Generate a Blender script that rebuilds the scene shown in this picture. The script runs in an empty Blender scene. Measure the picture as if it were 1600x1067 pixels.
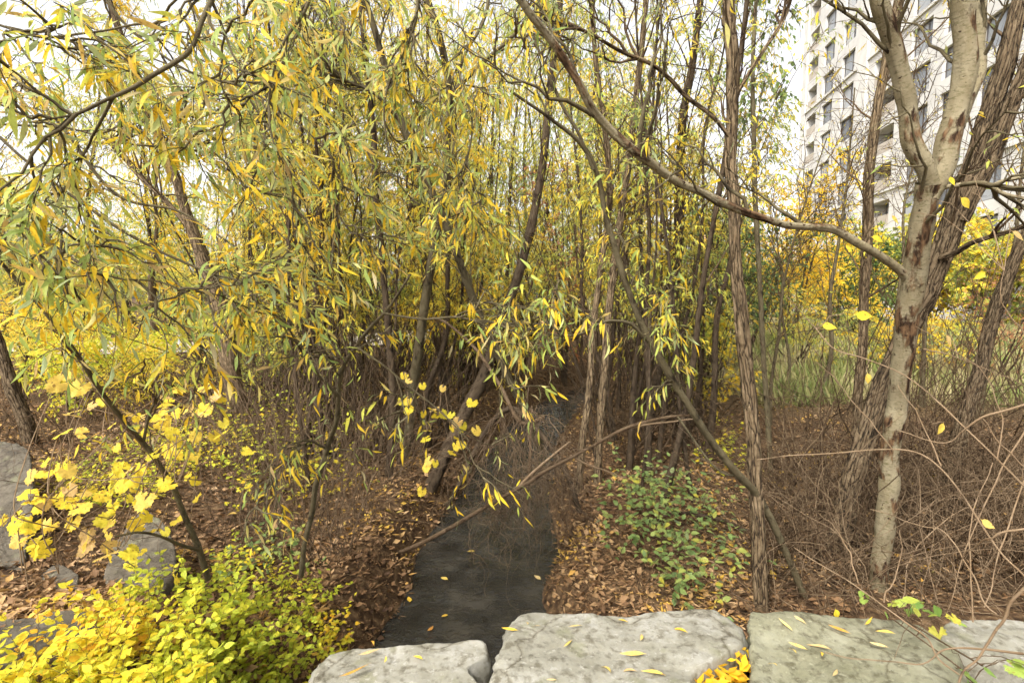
import bpy, math, random
import numpy as np
from mathutils import Matrix, Vector

# ------------------------------------------------------------------ camera, sky, sun, exposure
SC = bpy.context.scene
COL = SC.collection
EYE = np.array([0.0, 0.0, 2.8]); PITCH = math.radians(5.0); FPX = 800.0
cam_d = bpy.data.cameras.new("camera"); cam = bpy.data.objects.new("camera", cam_d); COL.objects.link(cam)
cam_d.sensor_width = 36.0; cam_d.lens = 18.0; cam_d.clip_start = 0.05; cam_d.clip_end = 2000
cam.location = EYE; cam.rotation_euler = (math.radians(90) - PITCH, 0, 0)
SC.camera = cam
SUN_EL, SUN_ROT = math.radians(48), math.radians(215)
W = bpy.data.worlds.new("World"); SC.world = W; W.use_nodes = True
wn = W.node_tree.nodes; wl = W.node_tree.links
bg = wn["Background"]
sky = wn.new("ShaderNodeTexSky"); sky.sky_type = 'NISHITA'; sky.sun_disc = False
sky.sun_elevation = SUN_EL; sky.sun_rotation = SUN_ROT; sky.dust_density = 4.0; sky.air_density = 1.0
hs = wn.new("ShaderNodeHueSaturation"); hs.inputs['Saturation'].default_value = 0.10   # overcast: the blue is hidden by cloud
wl.new(sky.outputs[0], hs.inputs['Color']); wl.new(hs.outputs[0], bg.inputs[0])
bg.inputs[1].default_value = 0.135
sun_d = bpy.data.lights.new("sun", 'SUN'); sun = bpy.data.objects.new("sun", sun_d); COL.objects.link(sun)
sun_d.energy = 1.5; sun_d.angle = math.radians(15); sun_d.color = (1.0, 0.96, 0.9)
_d = Vector((math.sin(SUN_ROT) * math.cos(SUN_EL), math.cos(SUN_ROT) * math.cos(SUN_EL), math.sin(SUN_EL)))
sun.rotation_euler = (-_d).to_track_quat('-Z', 'Y').to_euler()
SC.view_settings.view_transform = 'Standard'; SC.view_settings.look = 'None'
SC.view_settings.exposure = 1.58; SC.view_settings.gamma = 1.0; SC.view_settings.use_curve_mapping = False
SC.cycles.use_denoising = True; SC.cycles.denoising_prefilter = 'FAST'
SC.cycles.max_bounces = 5; SC.cycles.diffuse_bounces = 3; SC.cycles.glossy_bounces = 2; SC.cycles.transmission_bounces = 3
SC.cycles.use_adaptive_sampling = True; SC.cycles.adaptive_threshold = .024; SC.cycles.adaptive_min_samples = 16
SC.cycles.sample_clamp_indirect = 6.0

rng = np.random.default_rng(7)
U = lambda a, b, n=None: rng.uniform(a, b, n)

# ------------------------------------------------------------------ measuring helpers (photo 1600x1067 to metres)
cp, sp = math.cos(PITCH), math.sin(PITCH)
def P(px, py, y):
    """point seen at that spot of the photo, y metres ahead"""
    a = (px - 800) / FPX; b = (533.5 - py) / FPX
    dx, dy, dz = a, cp + b * sp, -sp + b * cp
    t = y / dy
    return np.array([dx * t, y, EYE[2] + dz * t])
def G(px, py, z):
    a = (px - 800) / FPX; b = (533.5 - py) / FPX
    dx, dy, dz = a, cp + b * sp, -sp + b * cp
    t = (z - EYE[2]) / dz
    return np.array([dx * t, dy * t, z])
def project(p):
    p = np.atleast_2d(p) - EYE
    d = p[:, 1] * cp - p[:, 2] * sp
    u = p[:, 1] * sp + p[:, 2] * cp
    dd = np.maximum(d, 1e-3)
    return 800 + FPX * p[:, 0] / dd, 533.5 - FPX * u / dd, d
def sstep(a, b, x):
    t = np.clip((x - a) / (b - a), 0, 1); return t * t * (3 - 2 * t)
def norm(v):
    return v / np.maximum(np.linalg.norm(v, axis=-1, keepdims=True), 1e-9)

# vectorised value noise
_h = np.random.default_rng(3).random(4096)
def vnoise(p):
    p = np.asarray(p, float); i = np.floor(p).astype(int); f = p - i; f = f * f * (3 - 2 * f)
    def hsh(a, b, c): return _h[(a * 73856093 ^ b * 19349663 ^ c * 83492791) & 4095]
    r = 0
    for a in (0, 1):
        for b in (0, 1):
            for c in (0, 1):
                w = (f[..., 0] if a else 1 - f[..., 0]) * (f[..., 1] if b else 1 - f[..., 1]) * (f[..., 2] if c else 1 - f[..., 2])
                r = r + w * hsh(i[..., 0] + a, i[..., 1] + b, i[..., 2] + c)
    return r * 2 - 1
def fbm(p, o=4):
    r = 0; a = 1.0; s = 0
    p = np.asarray(p, float)
    for k in range(o):
        r = r + a * vnoise(p * 2 ** k + 17.3 * k); s += a; a *= .5
    return r / s

# ------------------------------------------------------------------ materials
def newmat(name):
    m = bpy.data.materials.new(name); m.use_nodes = True
    nt = m.node_tree; b = nt.nodes["Principled BSDF"]
    return m, nt, nt.nodes, nt.links, b
def ramp(nodes, stops, interp='LINEAR'):
    r = nodes.new("ShaderNodeValToRGB"); cr = r.color_ramp; cr.interpolation = interp
    while len(cr.elements) < len(stops): cr.elements.new(0.5)
    for e, (p, c) in zip(cr.elements, stops): e.position = p; e.color = (*c, 1)
    return r
def leaf_mat(name, stops, trans=0.5, rough=0.5, under=None, undermix=0.5, varscale=0.0, spots=False):
    m, nt, N, L, b = newmat(name)
    geo = N.new("ShaderNodeNewGeometry"); oi = N.new("ShaderNodeObjectInfo")
    ad = N.new("ShaderNodeMath"); ad.operation = 'ADD'; L.new(geo.outputs['Random Per Island'], ad.inputs[0]); L.new(oi.outputs['Random'], ad.inputs[1])
    fr = N.new("ShaderNodeMath"); fr.operation = 'FRACT'; L.new(ad.outputs[0], fr.inputs[0])
    src = fr.outputs[0]
    if varscale:
        tn = N.new("ShaderNodeTexNoise"); tn.inputs['Scale'].default_value = varscale; tn.inputs['Detail'].default_value = 0
        L.new(geo.outputs['Position'], tn.inputs['Vector'])
        mp = N.new("ShaderNodeMapRange"); mp.inputs[1].default_value = .35; mp.inputs[2].default_value = .65
        L.new(tn.outputs[0], mp.inputs[0])
        mx = N.new("ShaderNodeMath"); mx.operation = 'MULTIPLY_ADD'; mx.inputs[1].default_value = 0.55
        L.new(fr.outputs[0], mx.inputs[0])
        m2 = N.new("ShaderNodeMath"); m2.operation = 'MULTIPLY'; m2.inputs[1].default_value = 0.45
        L.new(mp.outputs[0], m2.inputs[0]); L.new(m2.outputs[0], mx.inputs[2]); src = mx.outputs[0]
    r = ramp(N, stops); L.new(src, r.inputs[0]); c = r.outputs[0]
    if spots:   # blotches and brown flecks on the blade
        n2 = N.new("ShaderNodeTexNoise"); n2.inputs['Scale'].default_value = 70; n2.inputs['Detail'].default_value = 2
        L.new(geo.outputs['Position'], n2.inputs['Vector'])
        hv = N.new("ShaderNodeHueSaturation"); L.new(c, hv.inputs['Color'])
        mr = N.new("ShaderNodeMapRange"); mr.inputs[1].default_value = .3; mr.inputs[2].default_value = .7; mr.inputs[3].default_value = .8; mr.inputs[4].default_value = 1.15
        L.new(n2.outputs[0], mr.inputs[0]); L.new(mr.outputs[0], hv.inputs['Value']); c = hv.outputs[0]
        sm = N.new("ShaderNodeMapRange"); sm.inputs[1].default_value = .62; sm.inputs[2].default_value = .7; sm.inputs[4].default_value = .8
        L.new(n2.outputs[0], sm.inputs[0]); bm_ = N.new("ShaderNodeMix"); bm_.data_type = 'RGBA'; bm_.inputs[7].default_value = (.25, .12, .04, 1)
        L.new(sm.outputs[0], bm_.inputs[0]); L.new(c, bm_.inputs[6]); c = bm_.outputs[2]
    if under:
        mixc = N.new("ShaderNodeMix"); mixc.data_type = 'RGBA'; mixc.inputs[7].default_value = (*under, 1)
        mm = N.new("ShaderNodeMath"); mm.operation = 'MULTIPLY'; mm.inputs[1].default_value = undermix
        L.new(geo.outputs['Backfacing'], mm.inputs[0]); L.new(mm.outputs[0], mixc.inputs[0]); L.new(c, mixc.inputs[6]); c = mixc.outputs[2]
    L.new(c, b.inputs['Base Color']); b.inputs['Roughness'].default_value = rough; b.inputs['Specular IOR Level'].default_value = 0.22
    t = N.new("ShaderNodeBsdfTranslucent"); L.new(c, t.inputs['Color'])
    mx = N.new("ShaderNodeMixShader"); mx.inputs[0].default_value = trans
    L.new(b.outputs[0], mx.inputs[1]); L.new(t.outputs[0], mx.inputs[2]); L.new(mx.outputs[0], N["Material Output"].inputs[0])
    return m
Y1, Y2, YG, GR, DG = (.82, .60, .045), (.78, .48, .025), (.58, .58, .09), (.28, .36, .09), (.10, .16, .045)
SIL = (.52, .55, .38); TAN = (.50, .36, .16)
M = {}
M['willow'] = leaf_mat('willow_leaf', [(0, (.25, .34, .09)), (.24, (.42, .50, .12)), (.42, YG), (.60, Y1), (.9, Y2), (1, TAN)], under=SIL, undermix=.4, spots=True)
M['willow_mix'] = leaf_mat('willow_leaf_far', [(0, DG), (.16, GR), (.42, YG), (.64, (.80, .60, .05)), (1, (.80, .52, .03))], under=SIL, undermix=.25, varscale=.55)
M['willow_green'] = leaf_mat('willow_leaf_green', [(0, DG), (.3, (.22, .28, .06)), (.6, (.42, .42, .06)), (1, (.66, .50, .04))], under=SIL, undermix=.3, varscale=.6)
M['willow_gold'] = leaf_mat('willow_leaf_gold', [(0, GR), (.2, YG), (.5, (.80, .64, .06)), (.85, Y2), (1, (.72, .44, .05))], under=SIL, undermix=.15, varscale=.6)
M['maple_gold'] = leaf_mat('maple_leaf_gold', [(0, YG), (.3, (.82, .60, .04)), (.75, (.82, .50, .03)), (1, (.76, .38, .04))], varscale=.5)
M['rust'] = leaf_mat('rust_leaf', [(0, (.45, .16, .06)), (.5, (.5, .25, .12)), (1, (.38, .2, .1))])
M['dark_green'] = leaf_mat('evergreen_leaf', [(0, (.03, .06, .02)), (.6, (.07, .12, .03)), (1, (.15, .2, .05))], trans=.25, varscale=.8)
M['shrub'] = leaf_mat('snowberry_leaf', [(0, (.36, .43, .045)), (.32, (.52, .57, .05)), (.6, (.72, .65, .05)), (.86, (.82, .6, .04)), (1, (.72, .36, .03))], varscale=1.6, spots=True)
M['bramble'] = leaf_mat('bramble_leaf', [(0, (.13, .20, .06)), (.5, (.24, .33, .10)), (.85, (.36, .42, .11)), (1, (.5, .45, .06))], under=(.4, .46, .32), undermix=.4, spots=True)
M['grape'] = leaf_mat('grape_leaf', [(0, (.70, .62, .06)), (.25, (.84, .66, .05)), (.6, (.86, .65, .06)), (.85, (.84, .60, .14)), (1, (.66, .45, .2))], under=(.8, .6, .15), undermix=.3, spots=True)
M['vine_green'] = leaf_mat('vine_leaf_green', [(0, (.14, .24, .05)), (.5, (.26, .36, .07)), (.85, (.38, .43, .07)), (1, (.55, .45, .06))], trans=.4, spots=True)
M['litter'] = leaf_mat('litter_leaf', [(0, (.06, .033, .018)), (.25, (.15, .083, .038)), (.5, (.27, .155, .072)), (.68, (.42, .275, .14)), (.84, (.48, .27, .06)), (.94, (.6, .39, .06)), (1, (.40, .35, .11))], trans=.15, rough=.7, varscale=1.1)
M['fallen'] = leaf_mat('fallen_leaf', [(0, (.5, .34, .15)), (.4, (.66, .50, .22)), (.7, (.72, .48, .05)), (1, (.5, .22, .05))], trans=.2, rough=.6, spots=True)
M['grass'] = leaf_mat('meadow_grass', [(0, (.10, .14, .035)), (.35, (.24, .27, .08)), (.65, (.38, .33, .15)), (1, (.44, .36, .2))], trans=.3, varscale=.5)

def bark_mat(name, base, dark, light, kind):
    m, nt, N, L, b = newmat(name)
    at = N.new("ShaderNodeAttribute"); at.attribute_name = "bark"
    def nz(scale, stretch, det=5, rough=.6):
        mp = N.new("ShaderNodeMapping"); mp.inputs['Scale'].default_value = (1, 1, stretch); L.new(at.outputs['Vector'], mp.inputs[0])
        t = N.new("ShaderNodeTexNoise"); t.inputs['Scale'].default_value = scale; t.inputs['Detail'].default_value = det; t.inputs['Roughness'].default_value = rough
        L.new(mp.outputs[0], t.inputs['Vector']); return t.outputs[0]
    def mixc(a, bb, f):
        x = N.new("ShaderNodeMix"); x.data_type = 'RGBA'; L.new(f, x.inputs[0])
        for s, v in ((6, a), (7, bb)):
            if isinstance(v, tuple): x.inputs[s].default_value = (*v, 1)
            else: L.new(v, x.inputs[s])
        return x.outputs[2]
    def rng_(v, lo, hi):
        r = N.new("ShaderNodeMapRange"); r.inputs[1].default_value = lo; r.inputs[2].default_value = hi; L.new(v, r.inputs[0]); return r.outputs[0]
    bump = N.new("ShaderNodeBump")
    if kind == 'smooth':       # pale smooth skin with flaky brown wounds and short cross marks
        c = mixc(base, light, rng_(nz(9, .5), .35, .65))
        c = mixc(c, (base[0] * .62, base[1] * .66, base[2] * .55), rng_(nz(30, 2.5), .5, .72))
        patch = rng_(nz(5.5, .42, 6, .65), .50, .55)
        c = mixc(c, mixc(dark, (.17, .10, .052), rng_(nz(34, .3), .42, .62)), patch)
        mark = rng_(nz(19, 1.7, 3), .645, .675)
        c = mixc(c, dark, mark)
        h = N.new("ShaderNodeMath"); h.operation = 'MULTIPLY_ADD'; L.new(patch, h.inputs[0]); L.new(nz(60, .3), h.inputs[1]); L.new(nz(70, 1), h.inputs[2])
        L.new(h.outputs[0], bump.inputs['Height']); bump.inputs['Strength'].default_value = .55; bump.inputs['Distance'].default_value = .012
    elif kind == 'furrow':     # long flat plates, dark cracks
        mp = N.new("ShaderNodeMapping"); mp.inputs['Scale'].default_value = (1, 1, .13); L.new(at.outputs['Vector'], mp.inputs[0])
        wn_ = N.new("ShaderNodeTexNoise"); wn_.inputs['Scale'].default_value = 22; wn_.inputs['Detail'].default_value = 5; L.new(mp.outputs[0], wn_.inputs['Vector'])
        wa = N.new("ShaderNodeVectorMath"); wa.operation = 'MULTIPLY_ADD'; wa.inputs[1].default_value = (.05, .05, .09); L.new(wn_.outputs['Color'], wa.inputs[0]); L.new(mp.outputs[0], wa.inputs[2])
        vo = N.new("ShaderNodeTexVoronoi"); vo.feature = 'DISTANCE_TO_EDGE'; vo.inputs['Scale'].default_value = 34; L.new(wa.outputs[0], vo.inputs['Vector'])
        f = rng_(vo.outputs['Distance'], 0.0, .28)
        c = mixc(base, light, rng_(nz(26, .5), .35, .65))
        c = mixc(c, tuple(v * .45 for v in base), rng_(nz(60, .35, 4), .5, .72))
        c = mixc(dark, c, rng_(vo.outputs['Distance'], .0, .11))
        hh = N.new("ShaderNodeMath"); hh.operation = 'MULTIPLY_ADD'; hh.inputs[1].default_value = .3; L.new(nz(90, .5, 3), hh.inputs[0]); L.new(f, hh.inputs[2])
        L.new(hh.outputs[0], bump.inputs['Height']); bump.inputs['Strength'].default_value = .9; bump.inputs['Distance'].default_value = .012
    else:                      # twig / plain
        c = mixc(base, light, rng_(nz(25, .3), .35, .65))
        c = mixc(c, dark, rng_(nz(12, .6), .52, .66))
        L.new(nz(60, .4), bump.inputs['Height']); bump.inputs['Strength'].default_value = .4; bump.inputs['Distance'].default_value = .006
    L.new(c, b.inputs['Base Color']); L.new(bump.outputs[0], b.inputs['Normal'])
    b.inputs['Roughness'].default_value = .9; b.inputs['Specular IOR Level'].default_value = .06
    return m
M['bark_pale'] = bark_mat('pale_smooth_bark', (.20, .163, .095), (.034, .02, .012), (.28, .238, .155), 'smooth')
M['bark_furrow'] = bark_mat('furrowed_bark', (.145, .10, .056), (.015, .010, .007), (.225, .165, .098), 'furrow')
M['bark_rough'] = bark_mat('rough_brown_bark', (.11, .076, .044), (.010, .007, .005), (.19, .14, .085), 'furrow')
M['bark_olive'] = bark_mat('olive_young_bark', (.08, .062, .034), (.025, .019, .012), (.13, .108, .062), 'plain')
M['bark_dark'] = bark_mat('dark_brown_bark', (.042, .029, .018), (.015, .010, .007), (.075, .055, .035), 'plain')  # plain bark in a darker brown than the olive one
M['twig'] = bark_mat('brown_twig', (.07, .045, .025), (.03, .019, .011), (.125, .086, .052), 'plain')
M['twig_pale'] = bark_mat('pale_dry_cane', (.165, .108, .06), (.07, .045, .026), (.25, .18, .112), 'plain')
M['cane_brown'] = bark_mat('brown_dry_vine', (.095, .062, .036), (.04, .026, .016), (.16, .112, .07), 'plain')
M['vine'] = bark_mat('dead_vine', (.066, .042, .023), (.024, .015, .009), (.125, .085, .05), 'plain')

def ground_mat():
    m, nt, N, L, b = newmat('forest_floor')
    geo = N.new("ShaderNodeNewGeometry")
    n1 = N.new("ShaderNodeTexNoise"); n1.inputs['Scale'].default_value = 14; n1.inputs['Detail'].default_value = 8; L.new(geo.outputs['Position'], n1.inputs['Vector'])
    r1 = ramp(N, [(.28, (.035, .022, .013)), (.45, (.09, .053, .027)), (.58, (.16, .098, .05)), (.72, (.26, .17, .09))]); L.new(n1.outputs[0], r1.inputs[0])
    v = N.new("ShaderNodeTexVoronoi"); v.inputs['Scale'].default_value = 16; L.new(geo.outputs['Position'], v.inputs['Vector'])
    mx = N.new("ShaderNodeMix"); mx.data_type = 'RGBA'; mx.blend_type = 'MULTIPLY'; mx.inputs[0].default_value = .5
    bw = N.new('ShaderNodeRGBToBW'); L.new(v.outputs['Color'], bw.inputs[0]); L.new(r1.outputs[0], mx.inputs[6]); L.new(bw.outputs[0], mx.inputs[7])
    # meadow on the right, far off
    sx = N.new("ShaderNodeSeparateXYZ"); L.new(geo.outputs['Position'], sx.inputs[0])
    n2 = N.new("ShaderNodeTexNoise"); n2.inputs['Scale'].default_value = .5; n2.inputs['Detail'].default_value = 6; L.new(geo.outputs['Position'], n2.inputs['Vector'])
    ma = N.new("ShaderNodeMath"); ma.operation = 'MULTIPLY_ADD'; ma.inputs[1].default_value = 6; L.new(n2.outputs[0], ma.inputs[0]); L.new(sx.outputs['X'], ma.inputs[2])
    mr = N.new("ShaderNodeMapRange"); mr.inputs[1].default_value = 7.5; mr.inputs[2].default_value = 10; L.new(ma.outputs[0], mr.inputs[0])
    my = N.new("ShaderNodeMapRange"); my.inputs[1].default_value = 9; my.inputs[2].default_value = 13; L.new(sx.outputs['Y'], my.inputs[0])
    mm = N.new("ShaderNodeMath"); mm.operation = 'MULTIPLY'; L.new(mr.outputs[0], mm.inputs[0]); L.new(my.outputs[0], mm.inputs[1])
    r2 = ramp(N, [(.3, (.10, .105, .035)), (.5, (.19, .165, .075)), (.7, (.29, .235, .125))]); L.new(n2.outputs[0], r2.inputs[0])
    mg = N.new("ShaderNodeMix"); mg.data_type = 'RGBA'; L.new(mm.outputs[0], mg.inputs[0]); L.new(mx.outputs[2], mg.inputs[6]); L.new(r2.outputs[0], mg.inputs[7])
    L.new(mg.outputs[2], b.inputs['Base Color']); b.inputs['Roughness'].default_value = .95; b.inputs['Specular IOR Level'].default_value = .1
    bp = N.new("ShaderNodeBump"); bp.inputs['Strength'].default_value = .8; bp.inputs['Distance'].default_value = .04; L.new(n1.outputs[0], bp.inputs['Height']); L.new(bp.outputs[0], b.inputs['Normal'])
    return m
M['ground'] = ground_mat()

def rock_mat(name, lo, mid, hi, seed):
    m, nt, N, L, b = newmat(name)
    tc = N.new("ShaderNodeTexCoord")
    mp = N.new("ShaderNodeMapping"); mp.inputs['Location'].default_value = (seed, seed * 2, 0); L.new(tc.outputs['Object'], mp.inputs[0])
    def nz(s, d=8, r=.6):
        t = N.new("ShaderNodeTexNoise"); t.inputs['Scale'].default_value = s; t.inputs['Detail'].default_value = d; t.inputs['Roughness'].default_value = r
        L.new(mp.outputs[0], t.inputs['Vector']); return t.outputs[0]
    r = ramp(N, [(.3, lo), (.5, mid), (.7, hi)]); L.new(nz(4.5, 12, .72), r.inputs[0])
    r2 = ramp(N, [(.36, (.40, .36, .27)), (.5, (1, 1, 1)), (.7, (1.0, .98, .93))]); L.new(nz(22), r2.inputs[0])
    mx = N.new("ShaderNodeMix"); mx.data_type = 'RGBA'; mx.blend_type = 'MULTIPLY'; mx.inputs[0].default_value = .8
    L.new(r.outputs[0], mx.inputs[6]); L.new(r2.outputs[0], mx.inputs[7])
    r3 = ramp(N, [(.57, (0, 0, 0)), (.66, (1, 1, 1))]); L.new(nz(5.3, 6), r3.inputs[0])   # algae stain
    mg = N.new("ShaderNodeMix"); mg.data_type = 'RGBA'; mg.inputs[7].default_value = (.17, .165, .09, 1); L.new(mx.outputs[2], mg.inputs[6])
    mf = N.new("ShaderNodeMath"); mf.operation = 'MULTIPLY'; mf.inputs[1].default_value = .6; L.new(r3.outputs[0], mf.inputs[0]); L.new(mf.outputs[0], mg.inputs[0])
    vo = N.new("ShaderNodeTexVoronoi"); vo.feature = 'DISTANCE_TO_EDGE'; vo.inputs['Scale'].default_value = 1.7
    wv = N.new("ShaderNodeTexNoise"); wv.inputs['Scale'].default_value = 3; wv.inputs['Detail'].default_value = 6; L.new(mp.outputs[0], wv.inputs['Vector'])
    va = N.new("ShaderNodeVectorMath"); va.operation = 'MULTIPLY_ADD'; va.inputs[1].default_value = (.5, .5, .5); L.new(wv.outputs['Color'], va.inputs[0]); L.new(mp.outputs[0], va.inputs[2]); L.new(va.outputs[0], vo.inputs['Vector'])
    rc = ramp(N, [(0, (.35, .31, .24)), (.012, (.75, .72, .66)), (.03, (1, 1, 1))]); L.new(vo.outputs['Distance'], rc.inputs[0])
    mc = N.new("ShaderNodeMix"); mc.data_type = 'RGBA'; mc.blend_type = 'MULTIPLY'; mc.inputs[0].default_value = .8; L.new(mg.outputs[2], mc.inputs[6]); L.new(rc.outputs[0], mc.inputs[7])
    sp2 = ramp(N, [(.62, (0, 0, 0)), (.68, (1, 1, 1))]); L.new(nz(38, 3), sp2.inputs[0])    # lichen flecks
    ml = N.new("ShaderNodeMix"); ml.data_type = 'RGBA'; ml.inputs[7].default_value = (*[c * 1.25 for c in hi], 1); L.new(mc.outputs[2], ml.inputs[6])
    m5 = N.new("ShaderNodeMath"); m5.operation = 'MULTIPLY'; m5.inputs[1].default_value = .45; L.new(sp2.outputs[0], m5.inputs[0]); L.new(m5.outputs[0], ml.inputs[0])
    L.new(ml.outputs[2], b.inputs['Base Color']); b.inputs['Roughness'].default_value = .9
    bp = N.new("ShaderNodeBump"); bp.inputs['Strength'].default_value = .8; bp.inputs['Distance'].default_value = .025; L.new(nz(14, 12, .75), bp.inputs['Height']); L.new(bp.outputs[0], b.inputs['Normal'])
    return m
M['rock_pale'] = rock_mat('pale_limestone', (.18, .167, .122), (.25, .235, .185), (.345, .33, .285), 1.3)
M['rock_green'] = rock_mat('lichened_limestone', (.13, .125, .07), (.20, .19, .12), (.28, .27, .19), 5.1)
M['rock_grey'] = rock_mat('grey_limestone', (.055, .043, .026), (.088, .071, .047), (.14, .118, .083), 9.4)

def water_mat():
    m, nt, N, L, b = newmat('creek_water')
    geo = N.new("ShaderNodeNewGeometry")
    mp = N.new("ShaderNodeMapping"); mp.inputs['Scale'].default_value = (1, 1.35, 1); mp.inputs['Rotation'].default_value = (0, 0, .5); L.new(geo.outputs['Position'], mp.inputs[0])
    t = N.new("ShaderNodeTexNoise"); t.inputs['Scale'].default_value = 10; t.inputs['Detail'].default_value = 3; t.inputs['Distortion'].default_value = .8; L.new(mp.outputs[0], t.inputs['Vector'])
    t2 = N.new("ShaderNodeTexNoise"); t2.inputs['Scale'].default_value = 3; t2.inputs['Detail'].default_value = 6; L.new(geo.outputs['Position'], t2.inputs['Vector'])
    r = ramp(N, [(.3, (.012, .011, .009)), (.5, (.026, .024, .02)), (.7, (.05, .044, .034))]); L.new(t2.outputs[0], r.inputs[0])
    L.new(r.outputs[0], b.inputs['Base Color']); b.inputs['Roughness'].default_value = .03; b.inputs['IOR'].default_value = 1.5
    bp = N.new("ShaderNodeBump"); bp.inputs['Strength'].default_value = .6; bp.inputs['Distance'].default_value = .03; L.new(t.outputs[0], bp.inputs['Height']); L.new(bp.outputs[0], b.inputs['Normal'])
    return m
M['water'] = water_mat()
def plain_mat(name, col, rough=.8, var=.25, scale=6, metallic=0, spec=.3):
    m, nt, N, L, b = newmat(name)
    tc = N.new("ShaderNodeTexCoord"); t = N.new("ShaderNodeTexNoise"); t.inputs['Scale'].default_value = scale; t.inputs['Detail'].default_value = 8; L.new(tc.outputs['Object'], t.inputs['Vector'])
    r = ramp(N, [(.3, tuple(c * (1 - var) for c in col)), (.7, tuple(min(1, c * (1 + var)) for c in col))]); L.new(t.outputs[0], r.inputs[0])
    L.new(r.outputs[0], b.inputs['Base Color']); b.inputs['Roughness'].default_value = rough; b.inputs['Metallic'].default_value = metallic; b.inputs['Specular IOR Level'].default_value = spec
    return m
M['concrete'] = plain_mat('precast_concrete', (.53, .51, .475), .85, .12, .8)
M['trim'] = plain_mat('concrete_trim', (.54, .52, .48), .85, .08, 1.2)
M['loggia'] = plain_mat('dark_beige_loggia', (.40, .35, .29), .9, .12, 1)  # balcony fronts, a darker beige than the facade concrete
M['glass'] = plain_mat('window_glass', (.2, .21, .22), .12, .7, .45, 0, .6)
_n = M['glass'].node_tree; _o = _n.nodes.new('ShaderNodeObjectInfo'); _r = ramp(_n.nodes, [(0, (.07, .075, .08)), (.5, (.2, .21, .22)), (.8, (.38, .38, .37)), (1, (.5, .48, .44))]); _n.links.new(_o.outputs['Random'], _r.inputs[0]); _n.links.new(_r.outputs[0], _n.nodes['Principled BSDF'].inputs['Base Color'])  # sky reflection painted into the pane colours, plus pale blinds, random per pane
M['frame'] = plain_mat('dark_window_frame', (.09, .08, .075), .5, .1)
M['path'] = plain_mat('pale_gravel_path', (.40, .34, .27), .95, .2, 5)
M['post'] = plain_mat('weathered_grey_post', (.42, .42, .42), .8, .15, 14)

# ------------------------------------------------------------------ mesh helpers
class Geo:
    def __init__(s): s.v = []; s.f = {3: [], 4: []}; s.b = []; s.n = 0
    def add(s, v, f, bark=None):
        v = np.asarray(v, float).reshape(-1, 3)
        f = np.asarray(f, int)
        s.v.append(v); s.f[f.shape[1]].append(f + s.n); s.n += len(v)
        s.b.append(np.zeros_like(v) if bark is None else np.asarray(bark).reshape(-1, 3))
    def add2(s, v, tri, quad):
        v = np.asarray(v, float).reshape(-1, 3)
        if len(tri): s.f[3].append(np.asarray(tri) + s.n)
        if len(quad): s.f[4].append(np.asarray(quad) + s.n)
        s.v.append(v); s.b.append(np.zeros_like(v)); s.n += len(v)
    def mesh(s, name, mat, off=(0, 0, 0), smooth=True, bark=True):
        me = bpy.data.meshes.new(name)
        v = np.concatenate(s.v) - np.asarray(off, float)
        t = np.concatenate(s.f[3]) if s.f[3] else np.zeros((0, 3), int)
        q = np.concatenate(s.f[4]) if s.f[4] else np.zeros((0, 4), int)
        me.vertices.add(len(v)); me.vertices.foreach_set('co', v.astype(np.float32).ravel())
        nl = t.size + q.size
        me.loops.add(nl); me.loops.foreach_set('vertex_index', np.concatenate([t.ravel(), q.ravel()]).astype(np.int32))
        me.polygons.add(len(t) + len(q))
        st = np.concatenate([np.arange(len(t)) * 3, t.size + np.arange(len(q)) * 4]).astype(np.int32)
        me.polygons.foreach_set('loop_start', st)
        me.polygons.foreach_set('use_smooth', np.full(len(st), bool(smooth)))
        me.materials.append(mat)
        if bark:
            a = me.attributes.new('bark', 'FLOAT_VECTOR', 'POINT')
            a.data.foreach_set('vector', np.concatenate(s.b).astype(np.float32).ravel())
        me.update(calc_edges=True)
        return me

def link(name, data, parent=None, kind=None, loc=None):
    o = bpy.data.objects.new(name, data); COL.objects.link(o)
    if parent is not None: o.parent = parent
    if kind: o['kind'] = kind
    if loc is not None: o.location = loc
    return o
def thing(name, label, cat, loc, group=None, kind=None):
    o = link(name, None, loc=tuple(loc)); o.empty_display_size = .1
    o['label'] = label; o['category'] = cat
    if group: o['group'] = group
    if kind: o['kind'] = kind
    return o
def tag(o, label, cat, group=None, kind=None):
    o['label'] = label; o['category'] = cat
    if group: o['group'] = group
    if kind: o['kind'] = kind
    return o

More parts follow.
